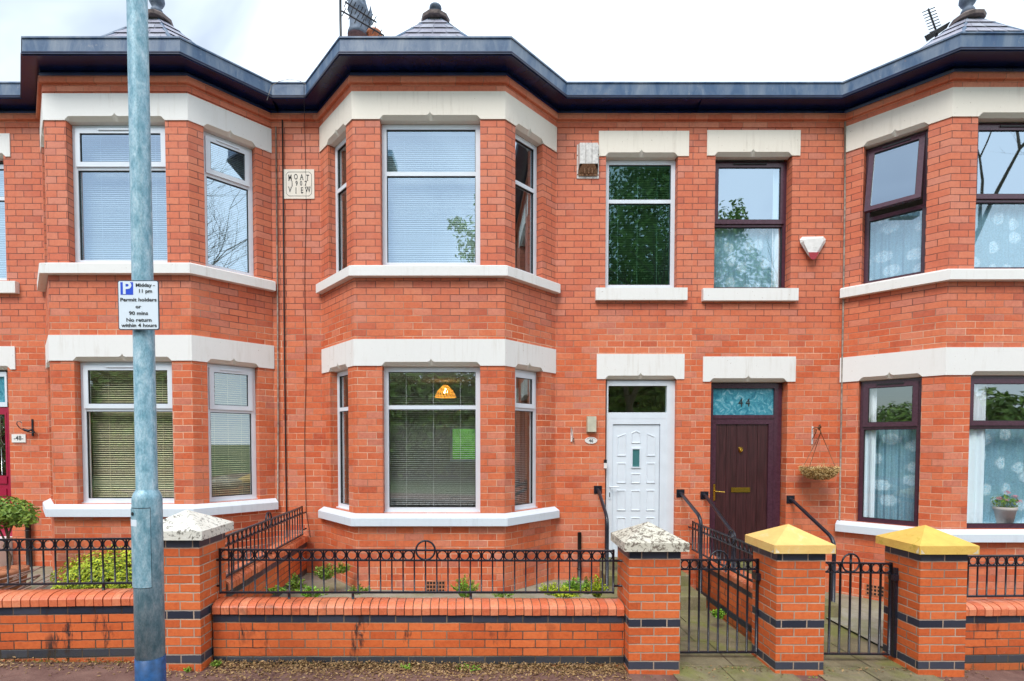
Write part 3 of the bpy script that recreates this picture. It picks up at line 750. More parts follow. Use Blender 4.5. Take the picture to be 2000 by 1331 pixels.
    for i in (1, 2, 3, 4): hp.tube([corners[i] + V3(0, 0, .02), ap + V3(0, 0, -.04)], .028, 6)
    hp.build('lead_hip', m_lead, bo)
    fi = MB(); k = V3(cx, 7.62, CZ + 5.83); fs = cfg['fin']
    fi.lathe(k, [(.19, -.03), (.20, .01), (.12, .07), (.09, .09)], 10, smooth=False); fi.build('ridge_cap', m_ridge, bo)
    fi = MB(); fi.lathe(k + V3(0, 0, .08), [(r_ * (.72 + .28 * fs), z_ * fs) for r_, z_ in [(.085, 0), (.075, .05), (.05, .09), (.075, .12), (.10, .17), (.095, .215), (.055, .25), (.01, .265)]], 14)
    fi.build('finial', m_potgrey, bo)
    return h, sg, ops, path

m_cornice = brick('cornice_brick', .33, .085, .005, [(0, (.56, .14, .07)), (.5, (.64, .20, .11)), (1, (.68, .25, .15))], (.40, .20, .13))

white_up = dict(col='white', blind=(m_blind, 55), glass=m_glass_up, gtop=m_glass_up)
H48 = house(dict(num=48, fin=1.05, label='brick terraced house behind the lamp post, with white-framed windows and crimson door', x0=-8.3, x1=-2.90,
    yb=6.75, fl=-5.51, fr=-3.74, wl=-6.17, wr=-3.02, over=(.25, .19, .29, .26, .25), u_band=(184, 236), g_band=(655, 705), u_sill=513, g_sill=985, u_tr=321, g_tr=799,
    fu=(132, 325), fg=(148, 338), side=((.2, .78), (.17, .79)), main_seg=0, main_ops=[(-125, 314, 10, 548), (-122, 725, 20, 2100)],
    main_lintels=[(-140, 20, 262, 307, m_white, -125, 10), (-140, 30, 677, 722, m_white, -122, 20)], main_sills=[(-140, 29, 549, 572)],
    main_win=(388, dict(col='white', blind=(m_blind, 50), glass=m_glass_up)),
    style=dict(u=dict(white_up, top='sash', vent=True), g=dict(col='white', top='sash', vent=True, blind=(m_blind_buff, 27, .0285)),
               u1=dict(vent=False), g1=dict(vent=False), u3=dict(glass=m_glass_up)), uo=.1))
H46 = house(dict(num=46, fin=.5, label='brick terraced house with white panelled front door and date stone beside its bay', x0=-2.90, x1=2.78,
    yb=6.75, fl=-1.712, fr=.163, wl=-2.345, over=(.25, .24, .29, .25, .25), wr=.884, u_band=(180, 234), g_band=(663, 715), u_sill=518, g_sill=1003, u_tr=332, g_tr=795,
    fu=(743, 938), fg=(747, 938), side=((.25, .81), (.19, .72)), main_seg=4, main_ops=[(1183, 306, 1323, 562), (1182, 740, 1320, 2100)],
    main_lintels=[(1169.5, 1345.5, 257, 306, m_cream, 1183, 1323), (1165.5, 1336.5, 692, 741, m_white, 1182, 1320)], main_sills=[(1164, 1343, 562, 586)],
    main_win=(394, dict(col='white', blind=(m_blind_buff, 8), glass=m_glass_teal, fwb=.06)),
    style=dict(u=dict(white_up), g=dict(col='white', blind=(m_blind, 9, .0265)), u2=dict(blind=(m_blind, 62)), u1=dict(glass=m_glass, gtop=m_glass, blind=None), u3=dict(blind=None),
               g1=dict(blind=(m_blind, 8)), g3=dict(blind=(m_blind, 8), top='sash')), uo=.05))
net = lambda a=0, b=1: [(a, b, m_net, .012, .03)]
H44 = house(dict(num=44, fin=1.1, label='brick terraced house with dark brown door and brown window frames', x0=2.78, x1=9.2,
    yb=6.68, fl=5.61, fr=7.55, wl=4.84, over=(.25, .32, .29, .30, .25), wr=8.3, u_band=(172, 229), g_band=(679, 733), u_sill=525, g_sill=1034, u_tr=383, g_tr=833,
    fu=(1906, 2110), fg=(1893, 2112), side=((.2, .80), (.2, .8)), main_seg=0, main_ops=[(1396, 305, 1546, 563), (1387, 745, 1536, 2100)],
    main_lintels=[(1381, 1563, 255.5, 305, m_cream, 1396, 1546), (1373, 1553.5, 697, 746, m_white, 1387, 1536)], main_sills=[(1374, 1560, 563, 587)],
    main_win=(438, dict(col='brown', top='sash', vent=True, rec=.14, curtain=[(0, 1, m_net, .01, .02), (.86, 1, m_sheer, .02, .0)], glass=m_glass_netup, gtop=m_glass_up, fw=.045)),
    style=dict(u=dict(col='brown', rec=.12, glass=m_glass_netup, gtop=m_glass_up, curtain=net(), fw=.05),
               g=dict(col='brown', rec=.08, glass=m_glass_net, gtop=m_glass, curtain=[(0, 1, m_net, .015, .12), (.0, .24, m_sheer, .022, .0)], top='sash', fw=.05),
               u1=dict(top='sash', tilt=14, vent=True), g1=dict(top='sash', vent=True), u2=dict(top='sash', vent=True)), uo=.17))

# ------------------------------------------------------------------ doors
def door46(h):
    S = Seg((0, YW), (1, YW)); zt = CZ - 1.62; rec = .07
    X = lambda px: WX(px, 900, YW + .08); Z = lambda py: WZ(py, YW + .08)
    f = MB(); x0, x1, x2, x3, x4 = X(1184), X(1196), X(1288.5), X(1314), X(1321)
    tl0, tl1 = Z(806), Z(754)
    f.obox(S.a, S.d, S.n, x0, X(1187), zt, Z(744), -rec - .07, -rec); f.obox(S.a, S.d, S.n, X(1301), x4, zt, Z(744), -rec - .07, -rec)
    f.obox(S.a, S.d, S.n, X(1187), X(1301), tl1, Z(744), -rec - .07, -rec); f.obox(S.a, S.d, S.n, X(1187), X(1301), Z(818), tl0, -rec - .07, -rec - .002)
    f.obox(S.a, S.d, S.n, X(1187), X(1196.3), zt, Z(818), -rec - .07, -rec - .004); f.obox(S.a, S.d, S.n, X(1288.8), X(1301), zt, Z(818), -rec - .07, -rec - .004)
    f.obox(S.a, S.d, S.n, X(1196.3), X(1288.8), Z(829), Z(818), -rec - .07, -rec - .004)
    fr = f.build('door_frame', m_upvc, h, bevel=.006)
    p = MB(); p.quad([S.p(X(1187), tl0, -rec-.03), S.p(X(1301), tl0, -rec-.03), S.p(X(1301), tl1, -rec-.03), S.p(X(1187), tl1, -rec-.03)]); p.build('pane', glass_mat('fanlight_glass', .20, (.8, .85, .7)), fr)
    d = MB(); o = -rec - .022; d.obox(S.a, S.d, S.n, X(1197), X(1288), zt, Z(830), -rec - .06, o)
    c7 = lambda x: X(x / 3.024 + 1100); r7 = lambda y: Z(y / 3.024 + 640)
    for (a, b, t, bt, arch) in [(318, 372, 640, 760, 1), (492, 545, 640, 760, -1), (402, 458, 622, 684, 2),
                                (402, 458, 862, 922, 0), (402, 458, 962, 1083, 0), (402, 458, 1122, 1243, 0), (402, 458, 1283, 1400, 0)] + \
                               [(l, r, t, b_, 0) for (l, r) in ((318, 372), (492, 545)) for (t, b_) in ((800, 920), (960, 1083), (1122, 1243), (1283, 1400))]:
        A, B, T, Bt = c7(a), c7(b), r7(t), r7(bt)
        def shape(g, z_o):
            hs = {0: (0, 0, 0), 1: (-.008, .012, .035), -1: (.035, .012, -.008), 2: (-.0, .03, -.0)}[arch]
            return [S.p(A+g, Bt+g, z_o), S.p(B-g, Bt+g, z_o), S.p(B-g, T-g+hs[2], z_o), S.p((A+B)/2, T-g+hs[1], z_o), S.p(A+g, T-g+hs[0], z_o)]
        lv = [shape(0, o), shape(.004, o + .011), shape(.011, o + .011), shape(.018, o + .003)]
        for q in range(3):
            for i in range(5):
                j = (i + 1) % 5; d.quad([lv[q][i], lv[q][j], lv[q+1][j], lv[q+1][i]])
        d.quad(lv[3])
    ring(d, S, c7(402), c7(458), r7(830), r7(712), .017, o, o + .016)
    dd = d.build('door', m_upvc, h)
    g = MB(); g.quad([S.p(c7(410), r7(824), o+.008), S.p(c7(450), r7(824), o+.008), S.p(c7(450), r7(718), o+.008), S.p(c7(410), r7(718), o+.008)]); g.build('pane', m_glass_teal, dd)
    k = MB(); kx = X(1190.5); kz = Z(951)
    k.obox(S.a, S.d, S.n, kx - .013, kx + .016, Z(975), Z(930), -rec - .004, -rec + .008); k.tube([S.p(kx, kz, -rec), S.p(kx, kz, -rec + .05), S.p(kx + .12, kz, -rec + .05)], .009, 8)
    k.build('handle', m_upvc, dd, bevel=.003)
    kh = MB(); kh.obox(S.a, S.d, S.n, kx - .005, kx + .006, Z(971), Z(962), -rec + .008, -rec + .011); kh.build('keyhole', m_black, dd)
    st = MB(); st.box(X(1170), X(1325), YW - .42, YW + .25, -.3, .23); st.box(X(1170), X(1325), YW - .05, YW + .25, .23, zt - .002); st.box(1.32, 2.64, 6.55, YW - .42, -.3, .10)
    st.build('doorstep', m_conc, h, bevel=.012)
def door44(h):
    S = Seg((0, YW), (1, YW)); zt = CZ - 1.70; rec = .12
    X = lambda px: WX(px, 900, YW + .13); Z = lambda py: WZ(py, YW + .13)
    f = MB(); 
    f.obox(S.a, S.d, S.n, WX(1387,900,YW)+.004, X(1391), zt, Z(747), -rec - .07, -rec); f.obox(S.a, S.d, S.n, X(1510), X(1524), zt, Z(747), -rec - .07, -rec)
    f.obox(S.a, S.d, S.n, X(1524), X(1533), zt, Z(747), -rec - .07, -rec - .03)
    f.obox(S.a, S.d, S.n, X(1391), X(1510), Z(759), Z(747), -rec - .07, -rec); f.obox(S.a, S.d, S.n, X(1391), X(1510), Z(818), Z(811), -rec - .07, -rec + .006)
    f.obox(S.a, S.d, S.n, X(1391), X(1397.6), zt, Z(818), -rec - .07, -rec - .004); f.obox(S.a, S.d, S.n, X(1500), X(1510), zt, Z(818), -rec - .07, -rec - .004)
    f.obox(S.a, S.d, S.n, X(1397.6), X(1500), Z(829), Z(818), -rec - .07, -rec - .004)
    fr = f.build('door_frame', m_brown, h, bevel=.006)
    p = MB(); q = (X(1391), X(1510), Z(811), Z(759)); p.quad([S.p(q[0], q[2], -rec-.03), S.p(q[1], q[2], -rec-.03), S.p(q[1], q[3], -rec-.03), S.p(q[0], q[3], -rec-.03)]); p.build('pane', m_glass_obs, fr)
    t = textmesh('4 4', .165, (X(1453), YW + rec + .024, Z(787)), fr, m_blackline, name='house_number', ext=.002, xs=.8, bold=.0)
    d = MB(); o = -rec - .022; a, b = X(1398), X(1500); n = 5
    d.obox(S.a, S.d, S.n, a, b, zt, Z(829.5), -rec - .06, o - .006)
    for i in range(n):
        u0 = a + (b - a) * i / n; d.obox(S.a, S.d, S.n, u0 + .003, u0 + (b - a) / n - .003, zt, Z(829.5), o - .006, o)
    m = mat('dark_brown_wood_grain', (.048, .014, .016), .4, var=.5, vscale=3)
    nt = m.node_tree
    for nd in nt.nodes:
        if nd.type == 'TEX_NOISE':
            mp = N(nt, 'ShaderNodeMapping'); mp.inputs['Scale'].default_value = (22, 22, 1.2); tcn = [x for x in nt.nodes if x.type == 'TEX_COORD'][0]
            nt.links.new(tcn.outputs['Object'], mp.inputs[0]); nt.links.new(mp.outputs[0], nd.inputs['Vector'])
    dd = d.build('door', m, h, bevel=.002)
    lb = MB(); lb.obox(S.a, S.d, S.n, X(1429), X(1466), Z(962), Z(952.5), o, o + .012); lb.build('letterbox', m_brass, dd, bevel=.004)
    lf = MB(); lf.obox(S.a, S.d, S.n, X(1432), X(1463), Z(960), Z(954.5), o + .012, o + .017); lf.build('letterbox_flap', m_brass, dd, bevel=.002)
    kn = MB(); c = S.p(X(1446.5), Z(879), o + .005); nn = 14
    prof = [(0, .042), (.022, .040), (.034, .028), (.032, 0), (.022, -.030), (0, -.046), (-.022, -.030), (-.032, 0), (-.034, .028), (-.022, .040)]
    for k_ in range(len(prof)):
        p0, p1 = prof[k_], prof[(k_ + 1) % len(prof)]
        kn.quad([c + V3(p0[0], 0, p0[1]), c + V3(p1[0], 0, p1[1]), c + V3(p1[0]*.6, -.022, p1[1]*.6), c + V3(p0[0]*.6, -.022, p0[1]*.6)], smooth=True)
    kn.quad([c + V3(p[0]*.6, -.022, p[1]*.6) for p in prof]); kn.torus(c + V3(0, -.026, -.005), .016, .005, V3(1, 0, 0), V3(0, 0, 1)); kn.build('knocker', m_brass, dd)
    hd = MB(); hx = X(1395); hd.obox(S.a, S.d, S.n, hx - .014, hx + .014, Z(978), Z(946), -rec - .004, -rec + .006)
    hd.tube([S.p(hx, Z(959.5), -rec), S.p(hx, Z(959.5), -rec + .045), S.p(hx + .13, Z(961), -rec + .045)], .008, 8)
    hd.build('handle', m_brass, dd, bevel=.003)
    st = MB(); st.box(X(1375), X(1545), YW - .40, YW + .25, -.35, .17); st.box(X(1375), X(1545), YW - .05, YW + .25, .17, zt - .002); st.box(2.93, 4.17, 6.35, YW - .40, -.35, .06)
    st.build('doorstep', m_conc, h, bevel=.012)
def door48(h):
    S = Seg((0, YW), (1, YW)); zt = WZ(1048, YW + .05); rec = .06
    X = lambda px: WX(px, 900, YW + .07); Z = lambda py: WZ(py, YW + .07)
    f = MB(); x1 = X(18.5)
    f.obox(S.a, S.d, S.n, X(-118), x1, Z(736), Z(727), -rec-.07, -rec); f.obox(S.a, S.d, S.n, x1 - .03, x1, Z(795), Z(736), -rec-.07, -rec)
    f.obox(S.a, S.d, S.n, X(-118), x1, Z(795), Z(786), -rec-.07, -rec - .001)
    fr = f.build('fanlight_frame', m_upvc, h, bevel=.005)
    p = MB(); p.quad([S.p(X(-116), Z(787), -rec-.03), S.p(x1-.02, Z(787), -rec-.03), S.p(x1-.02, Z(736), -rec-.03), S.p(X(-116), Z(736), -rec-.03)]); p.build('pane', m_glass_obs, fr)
    d = MB(); d.obox(S.a, S.d, S.n, X(-118), X(17), zt, Z(796), -rec-.07, -rec-.012); d.obox(S.a, S.d, S.n, X(17), x1 + .02, zt, Z(796), -rec-.07, -rec)
    d.obox(S.a, S.d, S.n, X(-118), X(14), Z(945), Z(931), -rec - .012, -rec + .004); d.obox(S.a, S.d, S.n, X(-50), X(12), Z(1030), Z(955), -rec - .012, -rec - .0)
    d.obox(S.a, S.d, S.n, X(13), X(16.5), Z(931), Z(806), -rec - .012, -rec + .002); d.obox(S.a, S.d, S.n, X(-60), X(13), Z(810), Z(806), -rec - .012, -rec + .002)
    dd = d.build('door', m_red, h, bevel=.004)
    g = MB(); g.quad([S.p(X(-60), Z(929), -rec-.008), S.p(X(13), Z(929), -rec-.008), S.p(X(13), Z(810), -rec-.008), S.p(X(-60), Z(810), -rec-.008)]); g.build('pane', glass_mat('leaded_glass', .3, (.4, .6, .6), (.3, .4, .4)), dd)
    l = MB()
    for py in (835, 868, 901):
        c = S.p(X(4), Z(py), -rec - .004)
        dm = [c + V3(0, 0, .07), c + V3(.035, 0, 0), c + V3(0, 0, -.07), c + V3(-.035, 0, 0), c + V3(0, 0, .07)]
        l.tube(dm, .003, 5); l.tube([c + V3(.035, 0, 0), c + V3(.06, 0, 0)], .003, 5)
    l.tube([S.p(X(4), Z(812), -rec-.004), S.p(X(4), Z(928), -rec-.004)], .003, 5); l.build('leading', m_chrome, dd)
    st = MB(); st.box(X(-130), X(27), YW - .30, YW + .25, -.3, zt - .002); st.build('doorstep', m_white, h, bevel=.01)
door46(H46[0]); door44(H44[0]); door48(H48[0])

def grille(px0, py0, px1, py1, Y, h, bay=True):
    x0, z1 = W(px0, py0, Y); x1, z0 = W(px1, py1, Y)
    g = MB(); S = Seg((0, Y), (1, Y)); nx, nz = 6, 3
    ring(g, S, x0, x1, z0, z1, .008, .001, .008)
    for i in range(1, nx): u = x0 + (x1 - x0) * i / nx; g.obox(S.a, S.d, S.n, u - .006, u + .006, z0 + .008, z1 - .008, .001, .007)
    for i in range(1, nz): z = z0 + (z1 - z0) * i / nz; g.obox(S.a, S.d, S.n, x0 + .008, x1 - .008, z - .006, z + .006, .001, .008)
    g.build('air_brick', m_terra, h)
    b = MB(); b.quad([S.p(x0 + .004, z0 + .004, .0015), S.p(x1 - .004, z0 + .004, .0015), S.p(x1 - .004, z1 - .004, .0015), S.p(x0 + .004, z1 - .004, .0015)]); b.build('air_brick_dark_backing', m_gasket, h)  # flat black sheet stands in for the shade inside the holes
grille(833, 1135, 869, 1158, 6.75, H46[0])

def grille_on(sg, u, z, h, w=.21, hh=.15):
    g = MB(); ring(g, sg, u - w/2, u + w/2, z, z + hh, .010, .001, .008)
    for i in range(1, 5): k = u - w/2 + w * i / 5; g.obox(sg.a, sg.d, sg.n, k - .008, k + .008, z + .01, z + hh - .01, .001, .007)
    for i in range(1, 3): k = z + hh * i / 3; g.obox(sg.a, sg.d, sg.n, u - w/2 + .01, u + w/2 - .01, k - .008, k + .008, .001, .008)
    g.build('air_brick', m_terra, h)
    b = MB(); b.quad([sg.p(u - w/2, z, .0015), sg.p(u + w/2, z, .0015), sg.p(u + w/2, z + hh, .0015), sg.p(u - w/2, z + hh, .0015)]); b.build('air_brick_dark_backing', m_gasket, h)  # black backing painted where the openings would be in shade
grille_on(H44[1][1], .46, CZ - 2.06, H44[0])
# rear window seen through the front room of the middle house, and the lamp hanging there
mg = bpy.data.materials.new('glowing_garden_view'); mg.use_nodes = True; nt = mg.node_tree; b = nt.nodes['Principled BSDF']
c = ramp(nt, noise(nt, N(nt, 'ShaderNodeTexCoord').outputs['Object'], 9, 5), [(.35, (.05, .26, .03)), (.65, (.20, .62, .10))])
nt.links.new(c, b.inputs['Emission Color']); b.inputs['Emission Strength'].default_value = .26; b.inputs['Base Color'].default_value = (.1, .3, .02, 1)  # pane glows by itself in place of daylight on a garden
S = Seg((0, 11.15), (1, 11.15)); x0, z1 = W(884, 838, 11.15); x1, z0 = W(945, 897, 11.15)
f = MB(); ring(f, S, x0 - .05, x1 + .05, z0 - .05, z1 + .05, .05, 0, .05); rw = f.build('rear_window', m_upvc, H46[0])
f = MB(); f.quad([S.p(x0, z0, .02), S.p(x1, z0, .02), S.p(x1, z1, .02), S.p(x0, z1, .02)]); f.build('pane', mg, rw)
lx, lz = W(870, 776, 8.3)
pl = thing('pendant_lamp', 'amber glass pendant lamp lit behind the blind of the middle bay window', 'lamp', (lx, 8.3, lz))
mw = mat('amber_wicker_shade', (.55, .28, .05), .6); mw.node_tree.nodes['Principled BSDF'].inputs['Emission Color'].default_value = (1, .42, .04, 1); mw.node_tree.nodes['Principled BSDF'].inputs['Emission Strength'].default_value = .4
s_ = MB(); prof = [(.16, 0), (.15, .04), (.115, .10), (.06, .16), (.03, .185)]
for i in range(len(prof) - 1):
    for j in range(18):
        a0, a1 = 2*math.pi*j/18, 2*math.pi*(j+.62)/18
        P = lambda a, k: Vector((lx + prof[k][0]*math.cos(a), 8.3 + prof[k][0]*math.sin(a), lz + prof[k][1]))
        s_.quad([P(a0 + i*.17, i), P(a1 + i*.17, i), P(a1 + i*.17 + .17, i+1), P(a0 + i*.17 + .17, i+1)])
s_.torus((lx, 8.3, lz), .16, .008, V3(1, 0, 0), V3(0, 1, 0)); s_.torus((lx, 8.3, lz + .10), .115, .006, V3(1, 0, 0), V3(0, 1, 0))
s_.build('lamp_shade', mw, pl)
me_ = mat('bulb', (1, .8, .5)); me_.node_tree.nodes['Principled BSDF'].inputs['Emission Color'].default_value = (1, .75, .35, 1); me_.node_tree.nodes['Principled BSDF'].inputs['Emission Strength'].default_value = 12
s_ = MB(); s_.lathe((lx, 8.3, lz + .05), [(.005, 0), (.028, .02), (.032, .045), (.016, .08)], 10); s_.build('bulb', me_, pl)
s_ = MB(); s_.tube([(lx, 8.3, lz + .13), (lx, 8.3, CZ + .94)], .004, 5); s_.build('flex', m_blackline, pl)

# ------------------------------------------------------------------ garden walls, pillars
def wall_mesh(p0, p1, zc0, zc1, thick, name_parent, m=m_fbrick):
    """brick body from a front-face line p0->p1; top at zc0/zc1; pattern hangs from the coping"""
    S = Seg(p0, p1); mb = MB(); n = max(1, int(S.L / .8))
    def q(o, flip=False):
        for i in range(n):
            u0, u1 = S.L * i / n, S.L * (i + 1) / n; za, zb_ = zc0 + (zc1 - zc0) * i / n, zc0 + (zc1 - zc0) * (i + 1) / n
            ba, bb = -.4, -.4
            pts = [S.p(u0, ba, o), S.p(u1, bb, o), S.p(u1, zb_, o), S.p(u0, za, o)]
            uv = [(u0, .5285 + ba - za), (u1, .5285 + bb - zb_), (u1, .5285), (u0, .5285)]
            if flip: pts, uv = pts[::-1], uv[::-1]
            mb.quad(pts, uv)
    q(0); q(-thick, True)
    for u, zz, fl_ in ((0, zc0, 1), (S.L, zc1, 0)):
        pts = [S.p(u, -.4, 0), S.p(u, -.4, -thick), S.p(u, zz, -thick), S.p(u, zz, 0)]; uv = [(0, .5285 - .4 - zz), (thick, .5285 - .4 - zz), (thick, .5285), (0, .5285)]
        if fl_: pts, uv = pts[::-1], uv[::-1]
        mb.quad(pts, uv)
    mb.quad([S.p(0, zc0, 0), S.p(S.L, zc1, 0), S.p(S.L, zc1, -thick), S.p(0, zc0, -thick)])
    mb.build('wall_body', m, name_parent); return S
def coping(S, zc0, zc1, thick, parent, u0=0, u1=None):
    u1 = u1 or S.L; mb = MB(); pitch = .0755; n = int((u1 - u0) / pitch); pitch = (u1 - u0) / n
    prof = [(.022, 0), (.024, .058), (.016, .074), (-.005, .088), (-.035, .098), (-.07, .103), (-thick + .07, .103), (-thick + .035, .098), (-thick - .015, .074), (-thick - .024, .058), (-thick - .022, 0)]
    for i in range(n):
        a, b = u0 + i * pitch + .004, u0 + (i + 1) * pitch - .004; z = zc0 + (zc1 - zc0) * (a / S.L) + random.uniform(-.002, .002); k = (i * .71 + zc0, i * 1.13)
        j = random.uniform(-.003, .003)
        A = [S.p(a, z + q[1], q[0] + j) for q in prof]; B = [S.p(b, z + q[1], q[0] + j) for q in prof]
        mb.quad(A[::-1], [k] * len(A)); mb.quad(B, [k] * len(B))
        for t in range(len(prof) - 1): mb.quad([A[t], B[t], B[t+1], A[t+1]], [k] * 4, smooth=False)
    c = mb.build('coping', m_clay, parent)
    mm = MB(); pr = [(.012, .004), (.013, .055), (-.02, .085), (-.07, .096), (-thick + .07, .096), (-thick + .02, .085), (-thick - .013, .055), (-thick - .012, .004)]
    A = [S.p(u0 + .002, zc0 + q[1], q[0]) for q in pr]; B = [S.p(u1 - .002, zc1 + q[1], q[0]) for q in pr]
    for t in range(len(pr) - 1): mm.quad([A[t], B[t], B[t+1], A[t+1]])
    mm.quad(A[::-1]); mm.quad(B); mm.build('mortar_joints', m_mortar, c)
def yfront(x): return 4.77 + .045 * x
GW = 'low red brick walls with bullnose brick coping'
def garden_wall(label, p0, p1, zc0, zc1, thick=.215):
    t = thing('garden_wall', label, 'wall', (*p0, 0), GW)
    S = wall_mesh(p0, p1, CZ + zc0, CZ + zc1, thick, t); coping(S, CZ + zc0, CZ + zc1, thick, t); return t
garden_wall('long low brick wall below the middle bay window, between the white caps', (-2.44, yfront(-2.44)), (1.20, yfront(1.2)), -1.497, -1.56)
garden_wall('low brick wall behind the lamp post, in front of the round shrub', (-8.2, yfront(-8.2)), (-2.90, yfront(-2.9)), -1.409, -1.409)
garden_wall('low brick wall beyond the mossy yellow-capped pillar', (4.285, yfront(4.3)), (8.8, yfront(8.8)), -1.61, -1.63)
garden_wall('brick side wall running back to the house beside the black wall cables', (-2.46, 4.95), (-2.585, 7.48), -1.375, -1.375)
garden_wall('brick side wall running back between the white door and the brown door', (2.87, 7.48), (2.87, 5.21), -1.645, -1.645)

def pillar(label, xl, xr, yf, ztop, capm, d=.44, seed=0):
    t = thing('gate_pillar', label, 'pillar', ((xl + xr) / 2, yf, zg(xl)), 'square brick gate pillars with pyramid caps')
    z1 = CZ + ztop; zb_ = z1 - 15 * .0755; mb = MB(); w = xr - xl
    sides = [((xl, yf), (xr, yf), 0), ((xr, yf), (xr, yf + d), w), ((xr, yf + d), (xl, yf + d), w + d), ((xl, yf + d), (xl, yf), w + d + w)]
    for a, b, u in sides:
        S = Seg(a, b); k = .227 * 2 / w if S.L == w else 1
        mb.quad([S.p(0, zb_ - .1), S.p(S.L, zb_ - .1), S.p(S.L, z1), S.p(0, z1)], [(u + .06 * seed, -.1), (u + S.L + .06 * seed, -.1), (u + S.L + .06 * seed, 15 * .0755), (u + .06 * seed, 15 * .0755)])
    mb.quad([V3(xl, yf, z1), V3(xr, yf, z1), V3(xr, yf + d, z1), V3(xl, yf + d, z1)])
    mb.build('shaft', m_pbrick, t)
    c = MB(); o = .055; X0, X1, Y0, Y1 = xl - o, xr + o, yf - o, yf + d + o; ct = V3((xl + xr) / 2, yf + d / 2, z1 + .222)
    lo = [V3(X0, Y0, z1), V3(X1, Y0, z1), V3(X1, Y1, z1), V3(X0, Y1, z1)]; hi = [v + V3(0, 0, .075) for v in lo]
    rnd = random.Random(seed); ns = 8
    for i in range(4):
        j = (i + 1) % 4
        c.quad([lo[i], lo[j], hi[j], hi[i]])
        c.quad([hi[i], hi[j], ct])
    c.quad(lo[::-1]); cp = c.build('cap', capm, t, bevel=.010)
    if seed > 2:                                       # paint flaked off at the corners, bare stone showing
        for k, e in ((0, V3(1, 0, 0)), (1, V3(-1, 0, 0))):
            for dr, nn in ((e, V3(0, -1, 0)), (V3(0, 1, 0), -e)):
                q = MB(); a_, b_, c_, d_ = [rnd.uniform(.7, 1.25) for _ in range(4)]; o_ = lo[k] + nn * .0015
                q.quad([o_ + dr * .010 + V3(0, 0, .006), o_ + dr * .055 * a_ + V3(0, 0, .006), o_ + dr * .040 * b_ + V3(0, 0, .022), o_ + dr * .022 * c_ + V3(0, 0, .036), o_ + dr * .012 + V3(0, 0, .055 * d_)])
                q.build('bare_patch', m_bare, cp)
pillar('brick pillar with black-speckled white cap beside the lamp post', -2.905, -2.455, 4.49, -.81, m_capwhite, seed=1)
pillar('brick pillar with heavily lichened grey-white cap in front of the white door', 1.208, 1.658, 4.68, -.944, m_capgrey, seed=2)
pillar('brick pillar with clean yellow cap between the two gates', 2.54, 2.97, 4.75, -.976, m_capyel, seed=3)
pillar('brick pillar with green-stained yellow cap beside the second gate', 3.858, 4.278, 4.80, -.993, m_capyel2, seed=4)

# ------------------------------------------------------------------ ironwork
RG = 'black iron railings with a row of rings'
def rail_part(a, b, r, name, t, box=True):
    m = MB(); d = (b - a); L_ = d.length; d.normalize()
    up = V3(0, 0, 1); n = d.cross(up).normalized(); up = n.cross(d)
    A = [a + n * r + up * r * .6, a - n * r + up * r * .6, a - n * r - up * r * .6, a + n * r - up * r * .6]
    B = [p + d * L_ for p in A]
    for i in range(4): j = (i + 1) % 4; m.quad([A[i], A[j], B[j], B[i]])
    m.quad(A[::-1]); m.quad(B); return m.build(name, m_iron, t)
def railing(name, label, cat, a, b, h, n, big=None, rings=.092, feet=(), ends=True, group=RG, bar_r=.0075, top_r=.012, stub0=None, stub1=None, foot_z=None, bigr=.086):
    """a, b: ends of the top rail (3-D); bars hang down h"""
    a, b = Vector(a), Vector(b); t = thing(name, label, cat, (a.x, a.y, a.z - h), group)
    D = (b - a); e = Vector((D.x, D.y, 0)).normalized(); up = V3(0, 0, 1)
    rail_part(a, b, top_r, 'top_rail', t); rail_part(a - up * rings, b - up * rings, top_r, 'middle_rail', t); rail_part(a - up * h, b - up * h, top_r * 1.1, 'bottom_rail', t)
    bar0 = None; ring0 = None; bigi = int(round(big * n)) if big is not None else -9
    for i in range(n + 1):
        c = a + D * (i / n); rr = bar_r * (1.5 if ends and i in (0, n) else 1)
        if ends and i in (0, n):
            m = MB(); m.tube([c + up * .012, c - up * (h + .012)], rr, 6); m.build('end_post', m_iron, t)
        elif bar0 is None:
            m = MB(); m.tube([c, c - up * h], rr, 6, smooth=True); bar0 = m.build('bar', m_iron, t); bc = c.copy()
        else:
            o = bar0.copy(); COL.objects.link(o); o.parent = t; o.location = c - bc
        if i < n and i not in (bigi - 1, bigi):
            c2 = a + D * ((i + .5) / n) - up * rings / 2; r = min(rings / 2 - .004, D.length / n / 2 - .008)
            if ring0 is None:
                m = MB(); m.torus(c2, r, .0065, e, up, 16, 5); ring0 = m.build('ring', m_iron, t); rc = c2.copy()
            else:
                o = ring0.copy(); COL.objects.link(o); o.parent = t; o.location = c2 - rc
    if big is not None:
        c = a + D * (bigi / n); m = MB(); m.torus(c, bigr, .009, e, up, 28, 6); m.build('circle', m_iron, t)
        m = MB(); m.tube([c + up * bigr, c], bar_r, 6); m.build('circle_spoke', m_iron, t)
    for f_ in feet:
        c = a + D * f_ - up * h; m = MB(); m.tube([c, c - up * (foot_z or .06)], .013, 6); m.build('foot', m_iron, t)
    for st, c, dz in ((stub0, a, 1), (stub1, b, 1)):
        if st is not None:
            for q in (rings, h - .06):
                m = MB(); m.tube([c - up * q, c - up * q + Vector(st)], .011, 6); m.build('wall_fixing', m_iron, t)
    return t
def yr(x): return yfront(x) + .11
railing('railing', 'long black railing on the wall below the middle bay window', 'railing', (-2.425, yr(-2.425), CZ - .954), (1.125, yr(1.125), CZ - .998), .385, 35, big=18/35, feet=(.17, .33, .63), stub0=(-.10, -.0, 0), stub1=(.10, 0, 0))
